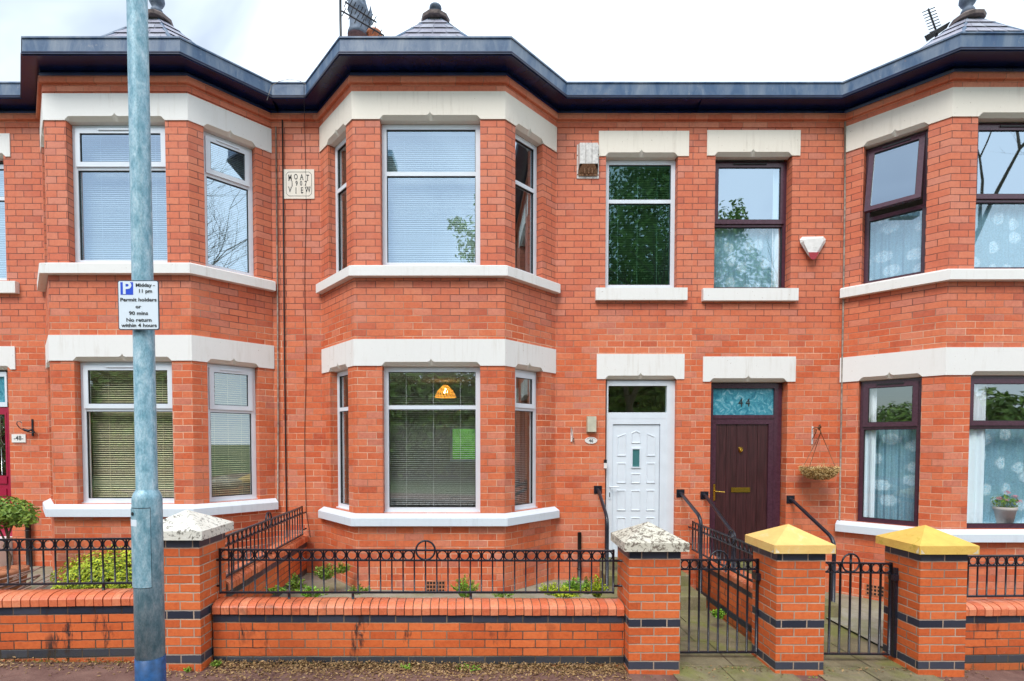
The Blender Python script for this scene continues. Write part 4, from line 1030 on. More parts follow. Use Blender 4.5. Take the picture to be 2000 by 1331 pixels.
railing('railing', 'black railing on the wall in front of the round green shrub', 'railing', (-8.0, yr(-8.0), CZ - .849), (-2.93, yr(-2.93), CZ - .849), .395, 50, big=.25, feet=(.34, .66, .9))
railing('railing', 'black railing on the low wall beyond the mossy yellow-capped pillar', 'railing', (4.35, yr(4.35), CZ - 1.079), (8.6, yr(8.6), CZ - 1.095), .385, 45, big=.5, feet=(.3, .6))
railing('railing', 'black railing running back along the side wall towards the black cable', 'railing', (-2.49, 4.97, CZ - .876), (-2.588, 7.32, CZ - .876), .38, 23, big=.46, stub1=(0, .15, 0), feet=(.5,))
railing('railing', 'black railing running back between the white door and the brown door', 'railing', (2.76, 5.24, CZ - 1.085), (2.76, 7.34, CZ - 1.085), .38, 21, big=.45, stub1=(0, .15, 0), feet=(.5,))
g1 = railing('garden_gate', 'black iron gate in front of the path to the white door', 'gate', (1.69, 5.05, CZ - 1.106), (2.525, 5.07, CZ - 1.112), .885, 9, big=.52, group='black iron gates hung between brick pillars', rings=.09, bar_r=.0095, stub1=(.04, .06, 0))
g2 = railing('garden_gate', 'black iron gate between the two yellow-capped pillars', 'gate', (3.0, 5.03, CZ - 1.125), (3.80, 5.08, CZ - 1.15), .87, 8, big=.5, group='black iron gates hung between brick pillars', rings=.09, bar_r=.0105)
m = MB(); m.box(3.835, 3.862, 5.06, 5.10, CZ - 2.05, CZ - 1.19); m.build('hinge_post', m_iron, g2)
m = MB(); m.box(2.50, 2.55, 5.03, 5.13, CZ - 1.30, CZ - 1.235); m.build('latch', m_iron, g1)
m = MB(); m.box(3.79, 3.84, 5.03, 5.10, CZ - 1.30, CZ - 1.25); m.build('latch', m_iron, g2)

def handrail(label, X, z_plate, zb_, yb_, zbot):
    t = thing('handrail', label, 'handrail', (X, yb_, CZ + zbot), 'black tubular handrails fixed beside the front doors')
    a = V3(X, YW, CZ + z_plate); c = V3(X, yb_, CZ + zb_)
    m = MB(); d = (c - a); dn = d.normalized()
    pts = [a + V3(0, 0, 0), a + V3(0, -.05, -.005)] + [c - dn * .13 + V3(0, 0, 0)]
    for k in range(1, 7):
        s = k / 6; p0, p1, p2 = c - dn * .13, c, c + V3(0, 0, -.13); pts.append(p0 * (1-s)**2 + p1 * 2*s*(1-s) + p2 * s*s)
    pts.append(V3(X, yb_, CZ + zbot - .05)); m.tube(pts, .023, 12); m.build('tube', m_iron, t)
    p = MB(); p.box(X - .055, X + .055, YW - .012, YW - .001, CZ + z_plate - .055, CZ + z_plate + .055); pl_ = p.build('wall_plate', m_iron, t, bevel=.003)
    for dx in (-.038, .038):
        for dz in (-.038, .038):
            q = MB(); q.tube([(X + dx, YW - .012, CZ + z_plate + dz), (X + dx, YW - .02, CZ + z_plate + dz)], .008, 6); q.build('bolt', m_iron, pl_)
handrail('black handrail between the wall lantern and the white door', 1.486, -.657, -.968, 6.87, -2.03)
handrail('black handrail on the brick strip between the two front doors', 2.64, -.707, -.95, 6.745, -2.08)
handrail('black handrail crossing the brown front door beside its brass handle', 2.975, -.736, -1.12, 6.58, -2.08)
handrail('black handrail below the hanging basket', 4.18, -.793, -1.18, 6.52, -2.12)

# ------------------------------------------------------------------ ground
def sheet(name, x0, x1, y0, y1, dz, m, nx=12, flat=False, ny=1):
    g = MB()
    for i in range(nx):
        for j in range(ny):
            a, b = x0 + (x1 - x0) * i / nx, x0 + (x1 - x0) * (i + 1) / nx; c, d = y0 + (y1 - y0) * j / ny, y0 + (y1 - y0) * (j + 1) / ny
            g.quad([V3(a, c, zg(a) + dz), V3(b, c, zg(b) + dz), V3(b, d, zg(b) + dz), V3(a, d, zg(a) + dz)])
    return struct(name, g, m)
g = MB()
xs = [-600, -60, -20, -9, -4.5, 0, 4.5, 9, 20, 60, 600]
for i in range(len(xs) - 1):
    a, b = xs[i], xs[i+1]; g.quad([V3(a, -600, zg(a) - .14), V3(b, -600, zg(b) - .14), V3(b, 600, zg(b) - .14), V3(a, 600, zg(a) - .14)])
struct('ground', g, m_grass)
sheet('road', -60, 60, -4.5, 1.7, -.115, m_asphalt, 40)
def kerb(name, y0, y1):
    g = MB()
    for i in range(-33, 33):
        a, b = i * .91, i * .91 + .90; z = zg(a)
        g.quad([V3(a, y0, z - .13), V3(b, y0, zg(b) - .13), V3(b, y0, zg(b) + .003), V3(a, y0, z + .003)]); g.quad([V3(a, y0, z + .003), V3(b, y0, zg(b) + .003), V3(b, y1, zg(b) + .003), V3(a, y1, z + .003)])
        g.quad([V3(a, y1, z - .13), V3(b, y1, zg(b) - .13), V3(b, y1, zg(b) + .003), V3(a, y1, z + .003)])
    struct(name, g, m_kerb)
kerb('kerb', 1.7, 1.83); kerb('kerb', -4.63, -4.5)
sheet('pavement', -30, 30, 1.83, 5.25, -.004, m_pave, 40)
sheet('pavement', -30, 30, -6.6, -4.63, -.004, m_pave, 40)
sheet('garden_ground', -8.3, -2.7, 4.8, 7.7, .09, m_gard, 6)
sheet('garden_ground', -2.6, 1.32, 4.9, 7.7, .10, m_gard, 6)
sheet('garden_ground', 3.99, 9.0, 5.0, 7.7, .03, m_gard, 6)
def path_slabs(x0, x1, y0, y1):
    g = MB(); y = y0; k = 0
    while y < y1 - .05:
        e = min(y + .6, y1); m_ = (x0 + x1) / 2 + (.08 if k % 2 else -.05)
        for a, b in ((x0, m_ - .004), (m_ + .004, x1)):
            dz = random.uniform(0, .004); g.quad([V3(a, y, zg(a) + .006 + dz), V3(b, y, zg(b) + .006 + dz), V3(b, e - .008, zg(b) + .006 + dz), V3(a, e - .008, zg(a) + .006 + dz)])
            g.quad([V3(a, y, zg(a) - .02), V3(b, y, zg(b) - .02), V3(b, y, zg(b) + .006 + dz), V3(a, y, zg(a) + .006 + dz)])
        y = e; k += 1
    struct('path', g, m_conc)
path_slabs(1.60, 2.70, 4.30, 7.4); path_slabs(2.92, 4.0, 4.35, 7.4)

# ------------------------------------------------------------------ lamp post and its sign
lpx, lpy = WX(292, 1200, 3.4), 3.4
lp = thing('lamp_post', 'tall blue-green weathered steel lamp post with navy painted foot', 'lamp post', (lpx, lpy, zg(lpx)))
zsh = WZ(972, lpy); zbl = WZ(1282, lpy)
m = MB(); m.lathe((lpx, lpy, 0), [(.084, zbl), (.084, zsh - .01), (.082, zsh + .005), (.074, zsh + .03), (.064, zsh + .045), (.0605, zsh + .055), (.058, 3.4), (.054, 6.2), (.05, 7.6)], 32)
m.build('column', m_post, lp)
m = MB(); m.lathe((lpx, lpy, 0), [(.086, zg(lpx) - .05), (.086, zbl), (.0842, zbl + .001)], 32); m.build('painted_foot', m_postblue, lp)
def curved_panel(a0, a1, z0, z1, r0, r1, name, mt, par):
    m = MB(); n = 14
    for i in range(n):
        x = a0 + (a1 - a0) * i / n; y = a0 + (a1 - a0) * (i + 1) / n
        P = lambda an, z, r: Vector((lpx + r * math.sin(R(an)), lpy - r * math.cos(R(an)), z))
        m.quad([P(x, z0, r1), P(y, z0, r1), P(y, z1, r1), P(x, z1, r1)], smooth=True)
        m.quad([P(x, z1, r0), P(x, z1, r1), P(y, z1, r1), P(y, z1, r0)]); m.quad([P(x, z0, r0), P(y, z0, r0), P(y, z0, r1), P(x, z0, r1)])
        if i == 0: m.quad([P(x, z0, r0), P(x, z0, r1), P(x, z1, r1), P(x, z1, r0)])
        if i == n - 1: m.quad([P(y, z0, r1), P(y, z0, r0), P(y, z1, r0), P(y, z1, r1)])
    return m.build(name, mt, par)
curved_panel(-64, 44, WZ(1150.5, lpy-.08), WZ(992.5, lpy-.08), .0835, .0846, 'panel_seam', m_gasket, lp)
dp = curved_panel(-62, 42, WZ(1149, lpy-.08), WZ(994, lpy-.08), .083, .0885, 'access_panel', m_post, lp)
m = MB(); an = R(-6); m.tube([(lpx + .08 * math.sin(R(-28)), lpy - .08 * math.cos(R(-28)), WZ(1004, lpy-.08)), (lpx + .093 * math.sin(R(-28)), lpy - .093 * math.cos(R(-28)), WZ(1004, lpy-.08))], .011, 10); m.build('lock', m_gasket, dp)
curved_panel(-52, -8, WZ(1029, lpy-.09), WZ(1016, lpy-.09), .0886, .0892, 'sticker', m_signwhite, dp)
# lantern arm far above the picture so the post is complete
m = MB(); m.tube([(lpx, lpy, 7.55), (lpx, lpy - .1, 7.8), (lpx, lpy - .6, 7.95), (lpx, lpy - 1.0, 7.97)], .03, 10); m.build('arm', m_post, lp)
m = MB(); m.box(lpx - .13, lpx + .13, lpy - 1.6, lpy - .95, 7.92, 8.05); m.build('lantern', m_post, lp, bevel=.03)

sy = lpy - .082; sx0, sz1 = W(229.5, 548, sy); sx1, sz0 = W(311.5, 645, sy); scx = (sx0 + sx1) / 2; scz = (sz0 + sz1) / 2
sgn = thing('parking_sign', 'white permit parking sign with blue P square on the lamp post', 'sign', (scx, sy, scz))
def rrect(mb, cx, cz, w, h, r, y0, y1):
    pts = []
    for (sx_, sz_, a) in ((1, 1, 0), (-1, 1, 90), (-1, -1, 180), (1, -1, 270)):
        for k in range(5):
            an = R(a + k * 22.5); pts.append((cx + sx_ * (w/2 - r) + r * math.cos(an), cz + sz_ * (h/2 - r) + r * math.sin(an)))
    mb.quad([V3(x, y0, z) for x, z in pts][::-1]); mb.quad([V3(x, y1, z) for x, z in pts])
    for i in range(len(pts)): j = (i + 1) % len(pts); mb.quad([V3(pts[i][0], y0, pts[i][1]), V3(pts[j][0], y0, pts[j][1]), V3(pts[j][0], y1, pts[j][1]), V3(pts[i][0], y1, pts[i][1])])
sw, sh = sx1 - sx0, sz1 - sz0
m = MB(); rrect(m, scx, scz, sw, sh, .014, sy, sy + .004); m.build('plate', mat('sign_border', (.03, .04, .06), .4), sgn)
m = MB(); rrect(m, scx, scz, sw - .011, sh - .011, .010, sy - .0015, sy + .001); m.build('face', m_signwhite, sgn)
SP = lambda px, py: W(px, py, sy - .003)
bx0, bz1 = SP(234.8, 551.5); bx1, bz0 = SP(260, 576)
m = MB(); m.box(bx0, bx1, sy - .0025, sy - .001, bz0, bz1); m.build('blue_square', m_blue, sgn)
def stext(t, px, py, size, mt=m_blackline, bold=.0005, xs=1.0):
    x, z = SP(px, py); textmesh(t, size * 1.12, (x, sy - .0035, z), sgn, mt, ext=.0004, bold=bold, xs=xs * 1.10)
stext('P', 247.5, 564, .092, m_signwhite, .0028, .95)
stext('Midday -', 283.5, 557.5, .0255, xs=1.08); stext('11 pm', 283.5, 569, .0275); stext('Permit holders', 270.2, 586, .0265, xs=1.14)
stext('or', 270, 599.5, .0265, xs=1.1); stext('90 mins', 270.5, 612.3, .0275, xs=1.1); stext('No return', 271.3, 625.5, .0275, xs=1.1); stext('within 4 hours', 271.8, 636, .0265, xs=1.13)
m = MB(); m.tube([(lpx - .063, lpy, scz + .07), (lpx - .063, lpy - .07, scz + .07), (lpx + .063, lpy - .07, scz + .07), (lpx + .063, lpy, scz + .07)], .006, 6); m.build('clip', m_post, sgn)

# ------------------------------------------------------------------ small things on the facade
def wp(px, py, Y=YW): x, z = W(px, py, Y); return x, z
# date stone
x0, z1 = wp(553.5, 331, YW - .012); x1, z0 = wp(614, 388.5, YW - .012); cx, cz = (x0+x1)/2, (z0+z1)/2
ds = thing('date_stone', 'cream date stone lettered MOAT 1907 VIEW set in the brickwork', 'date stone', (cx, YW, cz))
m = MB(); m.box(x0, x1, YW - .012, YW + .02, z0, z1); m.build('stone', m_cream, ds, bevel=.003)
m = MB(); a, b_ = (x1 - x0) / 2 - .035, (z1 - z0) / 2 - .037; c_ = .035
pts = [(-a + c_, b_), (a - c_, b_), (a - .02, b_ - .012), (a, b_ - c_), (a, -b_ + c_), (a - c_, -b_), (-a + c_, -b_), (-a, -b_ + c_), (-a, b_ - c_), (-a + .02, b_ - .012), (-a + c_, b_)]
m.tube([(cx + p[0], YW - .0125, cz + p[1]) for p in pts], .0028, 4); m.build('border_line', m_blackline, ds)
def serif_text(t, py, size, y_arch, pitch, xs=.75):
    n = len(t)
    for i, ch in enumerate(t):
        k = i - (n - 1) / 2; z = WZ(py, YW - .013) - abs(k) * y_arch; x = cx + k * pitch
        textmesh(ch, size, (x, YW - .0135, z), ds, m_blackline, ext=.0008, bold=.0012, xs=xs, name='letter', ry=-k * y_arch * 260)
        s_ = MB()
        if ch in 'MITAVWE' or ch == '1':
            hh = size * .36; w_ = size * .12 * xs
            if ch in 'MA1ITE':
                for q in ((-.26, .26) if ch in 'MA' else (0,)): s_.box(x + q * size * xs - w_, x + q * size * xs + w_, YW - .0145, YW - .0128, z - hh - .002, z - hh + .004)
            if ch in 'VWM': 
                for q in (-.26, .26): s_.box(x + q * size * xs - w_, x + q * size * xs + w_, YW - .0145, YW - .0128, z + hh - .004, z + hh + .002)
            if s_.f: s_.build('serif', m_blackline, ds)
serif_text('MOAT', 345.5, .104, .010, .080, .62); serif_text('1907', 358.8, .092, .002, .062, .7); serif_text('VIEW', 373, .108, -.008, .082, .66)

# old rusty alarm box beside the middle house's small window
x0, z1 = wp(1128, 279, YW - .06); x1, z0 = wp(1171, 345.5, YW - .06); cx = (x0 + x1) / 2
ab = thing('alarm_box', 'rust-stained ribbed white alarm box beside the tree-reflecting window', 'alarm box', (cx, YW, z0))
m = MB(); m.box(x0, x1, YW - .012, YW - .001, z0, z1); m.build('back_plate', m_rust, ab, bevel=.003)
m = MB(); w = (x1 - x0) * .84; xa = cx - w/2; zl = z0 + (z1 - z0) * .09; zm = z0 + (z1 - z0) * .36
for i in range(3):
    a, b = xa + w * i / 3 + .004, xa + w * (i + 1) / 3 - .004
    m.quad([V3(a, YW - .085, zm), V3(b, YW - .085, zm), V3(b, YW - .085, z1 - .015), V3(a, YW - .085, z1 - .015)])
    for s_x in (a, b): m.quad([V3(s_x, YW - .085, zm), V3(s_x, YW - .01, zm), V3(s_x, YW - .01, z1), V3(s_x, YW - .085, z1 - .015)])
    m.quad([V3(a, YW - .085, z1 - .015), V3(b, YW - .085, z1 - .015), V3(b, YW - .01, z1), V3(a, YW - .01, z1)])
m.quad([V3(xa, YW - .07, zm), V3(xa + w, YW - .07, zm), V3(xa + w, YW - .07, z1 - .02), V3(xa, YW - .07, z1 - .02)])
for s_x, e in ((xa, -1), (xa + w, 1)): m.quad([V3(s_x, YW - .075, zm), V3(s_x + e * .012, YW - .01, zl), V3(s_x + e * .012, YW - .01, z1), V3(s_x, YW - .075, z1 - .018)])
m.build('ribbed_cover', m_rust, ab)
m = MB(); m.quad([V3(xa - .006, YW - .02, zl), V3(xa + w + .006, YW - .02, zl), V3(xa + w * .80, YW - .085, zm), V3(xa + w * .20, YW - .085, zm)])
m.quad([V3(xa - .006, YW - .02, zl), V3(xa + w * .2, YW - .085, zm), V3(xa, YW - .02, zm + .01)]); m.quad([V3(xa + w + .006, YW - .02, zl), V3(xa + w * .8, YW - .085, zm), V3(xa + w, YW - .02, zm + .01)])
for q in (.3, .52, .7): m.box(xa + w * q - .006, xa + w * q + .006, YW - .06, YW - .03, zl + .005, zm - .04)
m.box(xa, xa + w, YW - .03, YW - .01, zl - .012, zl + .004)
m.build('rusty_grille', m_rustd, ab)
for (dx, dz) in ((-.48, .68), (.47, .7), (-.47, .12), (.47, .1)):
    m = MB(); m.lathe((0, 0, 0), [(.008, 0), (.006, .005)], 8); rot_axis(m, Vector((0, 0, 0)), V3(1, 0, 0), R(90)); m.v = [v + V3(cx + dx * (x1 - x0), YW - .012, z0 + dz * (z1 - z0)) for v in m.v]; m.build('screw', m_rustd, ab)
# triangular alarm box
ta = thing('alarm_box', 'white triangular alarm box with red lens beside the brown upper window', 'alarm box', (W(1588, 507, YW)[0], YW, W(1588, 507, YW)[1]))
def poly_px(pts, Y): return [V3(*(lambda q: (q[0], Y, q[1]))(W(px, py, Y))) for px, py in pts]
outer = [(1567, 463), (1608, 462), (1613, 468), (1612, 474), (1597, 499), (1591, 506), (1584, 506), (1578, 499), (1563, 475), (1562, 468)]
inner = [(1577, 468), (1609, 465), (1611, 471), (1597, 494), (1590, 499), (1586, 499), (1581, 493), (1573, 477), (1572, 471), (1573, 469)]
A = poly_px(outer, YW - .001); B = poly_px(outer, YW - .045); C = poly_px([(x - 2, y) for x, y in inner], YW - .085)
m = MB()
for k in range(10): j = (k + 1) % 10; m.quad([A[k], A[j], B[j], B[k]]); m.quad([B[k], B[j], C[j], C[k]])
m.quad(C[::-1]); m.build('cover', m_alarm, ta, bevel=.004)
m = MB(); pp = poly_px([(1579, 493), (1600, 493), (1594, 504), (1591, 507), (1585, 507), (1582, 503)], YW - .09); qq = poly_px([(1579, 493), (1600, 493), (1594, 504), (1591, 507), (1585, 507), (1582, 503)], YW - .03)
m.quad(pp[::-1]); 
for k in range(6): j = (k + 1) % 6; m.quad([pp[k], pp[j], qq[j], qq[k]])
m.build('red_lens', m_lampred, ta, bevel=.004)
for t_, py in (('SAFE', 484.5), ('and sound', 488.5)):
    x, z = W(1592, py, YW - .086); textmesh('– – –' if t_ == 'SAFE' else '- - - -', .03, (x, YW - .0875, z), ta, m_blackline, ext=.0004)

# bulkhead light, oval plaque, bracket remains, bell at the white door
x0, z1 = wp(1146.5, 813, YW - .05); x1, z0 = wp(1165, 845, YW - .05)
wl_ = thing('wall_light', 'small cream box light above the oval number plaque', 'wall light', ((x0+x1)/2, YW, z0))
m = MB(); m.box(x0, x1, YW - .02, YW - .001, z0, z1); m.build('base', mat('cream_metal', (.42, .34, .24), .5, var=.1), wl_, bevel=.004)
m = MB(); m.box(x0 + .006, x1 - .006, YW - .07, YW - .02, z0 + .008, z1 - .006); m.build('diffuser', mat('aged_diffuser', (.55, .53, .42), .35, var=.15, vscale=12), wl_, bevel=.014)
ox, oz = wp(1154.5, 860.5, YW - .012)
pq = thing('house_number_plaque', 'small oval white plaque with number 46', 'number plaque', (ox, YW, oz))
m = MB(); n = 28
P = [(ox + .086 * math.cos(2*math.pi*k/n), oz + .047 * math.sin(2*math.pi*k/n)) for k in range(n)]
m.quad([V3(p[0], YW - .012, p[1]) for p in P])
for k in range(n): j = (k+1) % n; m.quad([V3(P[k][0], YW, P[k][1]), V3(P[j][0], YW, P[j][1]), V3(P[j][0], YW - .012, P[j][1]), V3(P[k][0], YW - .012, P[k][1])])
m.build('plate', m_white, pq); textmesh('46', .062, (ox, YW - .013, oz - .008), pq, m_blackline, name='number', ext=.001, bold=.0012)
m = MB(); m.tube([(ox + .066 * math.cos(R(a)), YW - .0125, oz + .034 * math.sin(R(a))) for a in range(20, 161, 10)], .003, 4); m.build('plaque_border', m_grey, pq)
bk = thing('wall_bracket', 'small worn metal bracket on the brickwork beside the number 46 plaque', 'bracket', (wp(1118, 862)[0], YW, wp(1118, 862)[1]))
m = MB(); p = lambda px, py, o=.012: V3(W(px, py, YW - o)[0], YW - o, W(px, py, YW - o)[1])
m.tube([p(1115, 834), p(1115.5, 848), p(1116, 863)], .009, 6, radii=[.004, .009, .012]); m.tube([p(1116, 836), p(1118, 846, .03), p(1119, 855, .03), p(1116.5, 861)], .006, 6)
m.build('bracket_arm', m_rust, bk)
m = MB(); m.tube([p(1120, 857, .0), p(1120, 857, .03)], .008, 8); m.build('screw', m_gasket, bk); m = MB(); m.tube([p(1120.5, 863, .0), p(1120.5, 863, .03)], .008, 8); m.build('screw', m_gasket, bk)
x0, z1 = wp(1179.5, 898, YW - .01); x1, z0 = wp(1185, 915, YW - .01)
db = thing('doorbell', 'narrow doorbell with black push beside the white door', 'doorbell', ((x0+x1)/2, YW, z0))
m = MB(); m.box(x0, x1, YW - .02, YW - .001, z0, z0 + (z1-z0)*.62); m.build('housing', m_alarm, db, bevel=.002); m = MB(); m.box(x0, x1, YW - .022, YW - .001, z0 + (z1-z0)*.62, z1); m.build('push', m_black, db, bevel=.002)

# number 48 plaque and bird bracket
x0, z1 = wp(22.5, 848.5, YW - .012); x1, z0 = wp(50, 864.5, YW - .012)
pq = thing('house_number_plaque', 'rectangular white plaque with number 48 beside the crimson door', 'number plaque', ((x0+x1)/2, YW, z0))
m = MB(); m.box(x0, x1, YW - .012, YW - .001, z0, z1); m.build('plate', m_white, pq, bevel=.004); textmesh('-48-', .092, ((x0+x1)/2, YW - .013, (z0+z1)/2), pq, m_blackline, name='number', ext=.001, bold=.0006, xs=.9)
bb = thing('wall_bracket', 'black hanging bracket with a little bird ornament above the number 48 plaque', 'bracket', (wp(64, 852)[0], YW, wp(64, 852)[1]))
m = MB(); m.box(wp(62.5, 0)[0] * 0 + wp(62.8, 835)[0], wp(65.8, 835)[0], YW - .012, YW - .001, wp(64, 852)[1], wp(64, 819)[1]); m.build('back_bar', m_iron, bb)
m = MB(); P = lambda px, py: V3(W(px, py, YW - .10)[0], YW - .02 - .10 * (64 - px) / 28, W(px, py, YW - .06)[1])
m.tube([P(62, 846), P(54, 845), P(46, 842), (P(39, 836)), P(35.5, 829), P(36, 824.5), P(40, 824), P(42.5, 827)], .006, 6); m.build('scroll', m_iron, bb)
m = MB(); m.tube([P(43, 837), P(46, 839), P(50, 842), P(55, 840), P(58, 836)], .01, 8, radii=[.003, .012, .022, .012, .003]); m.lathe(P(59, 843) + V3(0, 0, -.005), [(.004, -.012), (.014, 0), (.004, .012)], 8); m.build('bird', m_iron, bb)
# hanging basket and its bracket
hx, hz = WX(1586, 850, YW), WZ(850, YW)
bk = thing('wall_bracket', 'rusty ornate bracket holding up the hanging basket', 'bracket', (hx, YW, hz))
m = MB(); m.box(WX(1584.5, 850, YW), WX(1587.5, 850, YW), YW - .01, YW - .001, WZ(868, YW), WZ(833, YW)); m.build('back_bar', m_rust, bk)
bx_, by_ = WX(1603, 850, YW - .28), YW - .28
m = MB(); P = lambda t, dz: V3(hx + (bx_ - hx) * t, YW - .28 * t, hz + dz)
m.tube([P(0, .08), P(.3, .10), P(.6, .10), P(.9, .085), P(1, .05), P(1.02, .03), P(.95, .045)], .006, 6)
m.tube([P(0, -.06), P(.2, -.03), P(.4, .03), P(.6, .085)], .005, 6); m.tube([P(.35, .085), P(.30, .04), P(.42, .02), P(.5, .05), P(.42, .07)], .005, 6); m.build('arm', m_rustd, bk)
m = MB()
for _ in range(16): 
    q = P(.85 + random.uniform(-.12, .12), .10 + random.uniform(-.04, .04)); d = Vector((random.uniform(-1, 1), random.uniform(-1, 1), random.uniform(-1, 1))).normalized() * .02; e = d.cross(V3(.3, .5, .8)).normalized() * .012
    m.quad([q - d, q + e, q + d, q - e])
m.build('ornament_leaf', m_rustd, bk)
bz = WZ(914, by_); cxb = WX(1600, 914, by_)
hb = thing('hanging_basket', 'straw-lined hanging basket with nothing growing, beside the brown door', 'hanging basket', (cxb, by_, bz - .16))
m = MB()
rb, hbz = .222, .165
m.torus((cxb, by_, bz), rb, .006, V3(1, 0, 0), V3(0, 1, 0), 28); 
for k in range(10):
    a = 2*math.pi*k/10; m.tube([(cxb + rb*math.cos(a)*math.cos(R(t)), by_ + rb*math.sin(a)*math.cos(R(t)), bz - hbz*math.sin(R(t))) for t in (0, 20, 40, 60, 80)], .003, 5)
m.build('wire_bowl', m_rustd, hb)
m = MB(); rows_ = 9
m.lathe((cxb, by_, bz), [(.02, -hbz*.97)] + [(rb*.95*math.cos(R(t)), -hbz*.95*math.sin(R(t))) for t in (75, 60, 45, 30, 15, 0)] + [(rb*.8, -.03), (.01, -.06)], 24)
m.build('coir_liner', mat('coir', (.30, .19, .06), .95, var=.5, vscale=30), hb)
m = MB(); rnd = random.Random(3)
for _ in range(1500):
    a = rnd.uniform(0, 2*math.pi); t = R(rnd.triangular(-12, 70, 4)); q = Vector((cxb + rb*1.02*math.cos(a)*math.cos(t), by_ + rb*1.02*math.sin(a)*math.cos(t), bz - hbz*1.02*math.sin(t)))
    d = Vector((rnd.uniform(-1, 1), rnd.uniform(-1, 1), rnd.uniform(-.8, .8))).normalized() * rnd.uniform(.012, .035); e = d.cross(Vector((rnd.uniform(-1, 1), rnd.uniform(-1, 1), rnd.uniform(-1, 1)))).normalized() * .0035
    m.quad([q - d, q + e, q + d, q - e])
for _ in range(8):
    q = Vector((cxb + rnd.uniform(-.1, .1), by_ - .05, bz)); m.tube([q, q + V3(rnd.uniform(-.05, .05), 0, rnd.uniform(.05, .13))], .002, 4)
m.build('straw', m_straw, hb)
m = MB(); ap = V3(bx_, by_, hz + .03)
for a in (180, 0, 90): m.tube([ap, (cxb + rb*math.cos(R(a)), by_ + rb*math.sin(R(a)), bz)], .004, 5)
m.build('chain', m_rustd, hb)

# cables and pipes
def cable(name, label, pts, r, m_, cat='cable'):
    t = MB(); t.tube(pts, r, 6); o = t.build(name, m_); return tagset(o, label, cat, kind='thing')
cable('cable', 'thick black cable running down the whole brick facade beside the date stone', [V3(WX(551.5, 228, YW-.03), YW - .03, WZ(228, YW)), V3(WX(552.5, 400, YW-.03), YW - .018, WZ(400, YW)), V3(WX(555, 700, YW-.03), YW - .02, WZ(700, YW)), V3(WX(557.5, 900, YW-.03), YW - .018, WZ(900, YW)), V3(WX(559, 1005, YW-.03), YW - .018, WZ(1005, YW)), V3(WX(560, 1060, YW-.03), YW - .03, WZ(1060, YW))], .009, m_black)
pt = [V3(WX(594, 165, 7.15), 7.15, WZ(163, 7.15)), V3(WX(594, 205, 7.20), 7.20, WZ(205, 7.2)), V3(WX(595, 240, YW-.03), YW - .03, WZ(240, YW))]
pt += [V3(WX(596.5 + 1.5*math.sin(y*.02), y, YW-.01), YW - .01, WZ(y, YW)) for y in range(280, 1010, 40)] + [V3(WX(606, 1050, YW-.01), YW-.01, WZ(1050, YW))]
cable('cable', 'thin dark wire dropping from the gutter across the date stone', pt, .0035, m_black)
cable('cable', 'thin wire arched above the gutter between the two bay roofs', [V3(WX(px, 160, 7.2), 7.2, WZ(py, 7.2)) for px, py in ((521, 196), (530, 168), (545, 159), (565, 155), (585, 158), (597, 165))], .0035, m_grey)
cable('cable', 'brownish grey pipe-like cable in the wall corner beside the hanging basket', [V3(WX(px, py, YW-.03), YW - .025, WZ(py, YW)) for px, py in ((1651, 240), (1650.5, 400), (1648, 560), (1645.5, 700), (1643, 850), (1640, 1018))], .011, m_grey)
cable('cable', 'thin pipe in the brick corner beside the blinds of the lamp post house', [V3(WX(px, py, YW-.03), YW - .025, WZ(py, YW)) for px, py in ((538.5, 250), (542, 600), (543, 830), (542, 985))], .010, m_grey)
ppx = WX(1131.5, 1090, YW-.04); dp_ = thing('drain_pipe', 'short black pipe on the wall below the doorbell beside the weeds', 'pipe', (ppx, YW, .1))
m = MB(); m.tube([(ppx, YW - .045, .05), (ppx, YW - .045, WZ(1040, YW-.04))], .027, 12); m.build('pipe', m_black, dp_); m = MB(); m.torus((ppx, YW-.045, WZ(1110, YW)), .03, .007, V3(1,0,0), V3(0,1,0)); m.build('clip', m_black, dp_)
ppx = WX(55, 1040, YW-.05); dp_ = thing('drain_pipe', 'black pipe on the wall behind the potted topiary tree', 'pipe', (ppx, YW, .1))
m = MB(); m.tube([(ppx, YW - .05, .05), (ppx, YW - .05, WZ(1010, YW-.04))], .032, 12); m.build('pipe', m_black, dp_); m = MB(); m.torus((ppx, YW-.05, WZ(1035, YW)), .035, .007, V3(1,0,0), V3(0,1,0)); m.build('clip', m_black, dp_)

# ------------------------------------------------------------------ chimney and aerials
ch = thing('chimney_stack', 'brick chimney with blue-grey crown pots behind the middle bay roof', 'chimney', (WX(706, 60, 11.6), 11.6, 7.0))
kx = lambda px: WX(px, 60, 11.6)
m = MB(); m.box(kx(672), kx(760), 11.3, 12.1, 6.6, CZ + 8.05); m.build('stack', m_brick, ch)
m = MB(); m.box(kx(669), kx(763), 11.27, 12.13, CZ + 8.05, CZ + 8.14); m.build('stack_course', m_brick, ch)
def crown_pot(px, Y, z, sc):
    c = V3(WX(px, 50, Y), Y, z); m = MB()
    m.lathe(c, [(.19*sc, 0), (.185*sc, .07*sc), (.15*sc, .16*sc), (.145*sc, .42*sc), (.17*sc, .47*sc), (.185*sc, .50*sc), (.17*sc, .56*sc), (.175*sc, .60*sc)], 16)
    n = 8
    for k in range(n):
        a, b, mid = 2*math.pi*k/n, 2*math.pi*(k+1)/n, 2*math.pi*(k+.5)/n; r = .178*sc
        p0, p1, p2 = [c + V3(r*math.cos(t), r*math.sin(t), zz) for t, zz in ((a, .60*sc), (b, .60*sc), (mid, .80*sc))]
        i0 = c + V3(r*.8*math.cos(mid), r*.8*math.sin(mid), .6*sc)
        m.quad([p0, p1, p2]); m.quad([p0, p2, i0]); m.quad([p1, i0, p2])
    m.build('chimney_pot', m_potgrey, ch)
z0 = CZ + 8.55
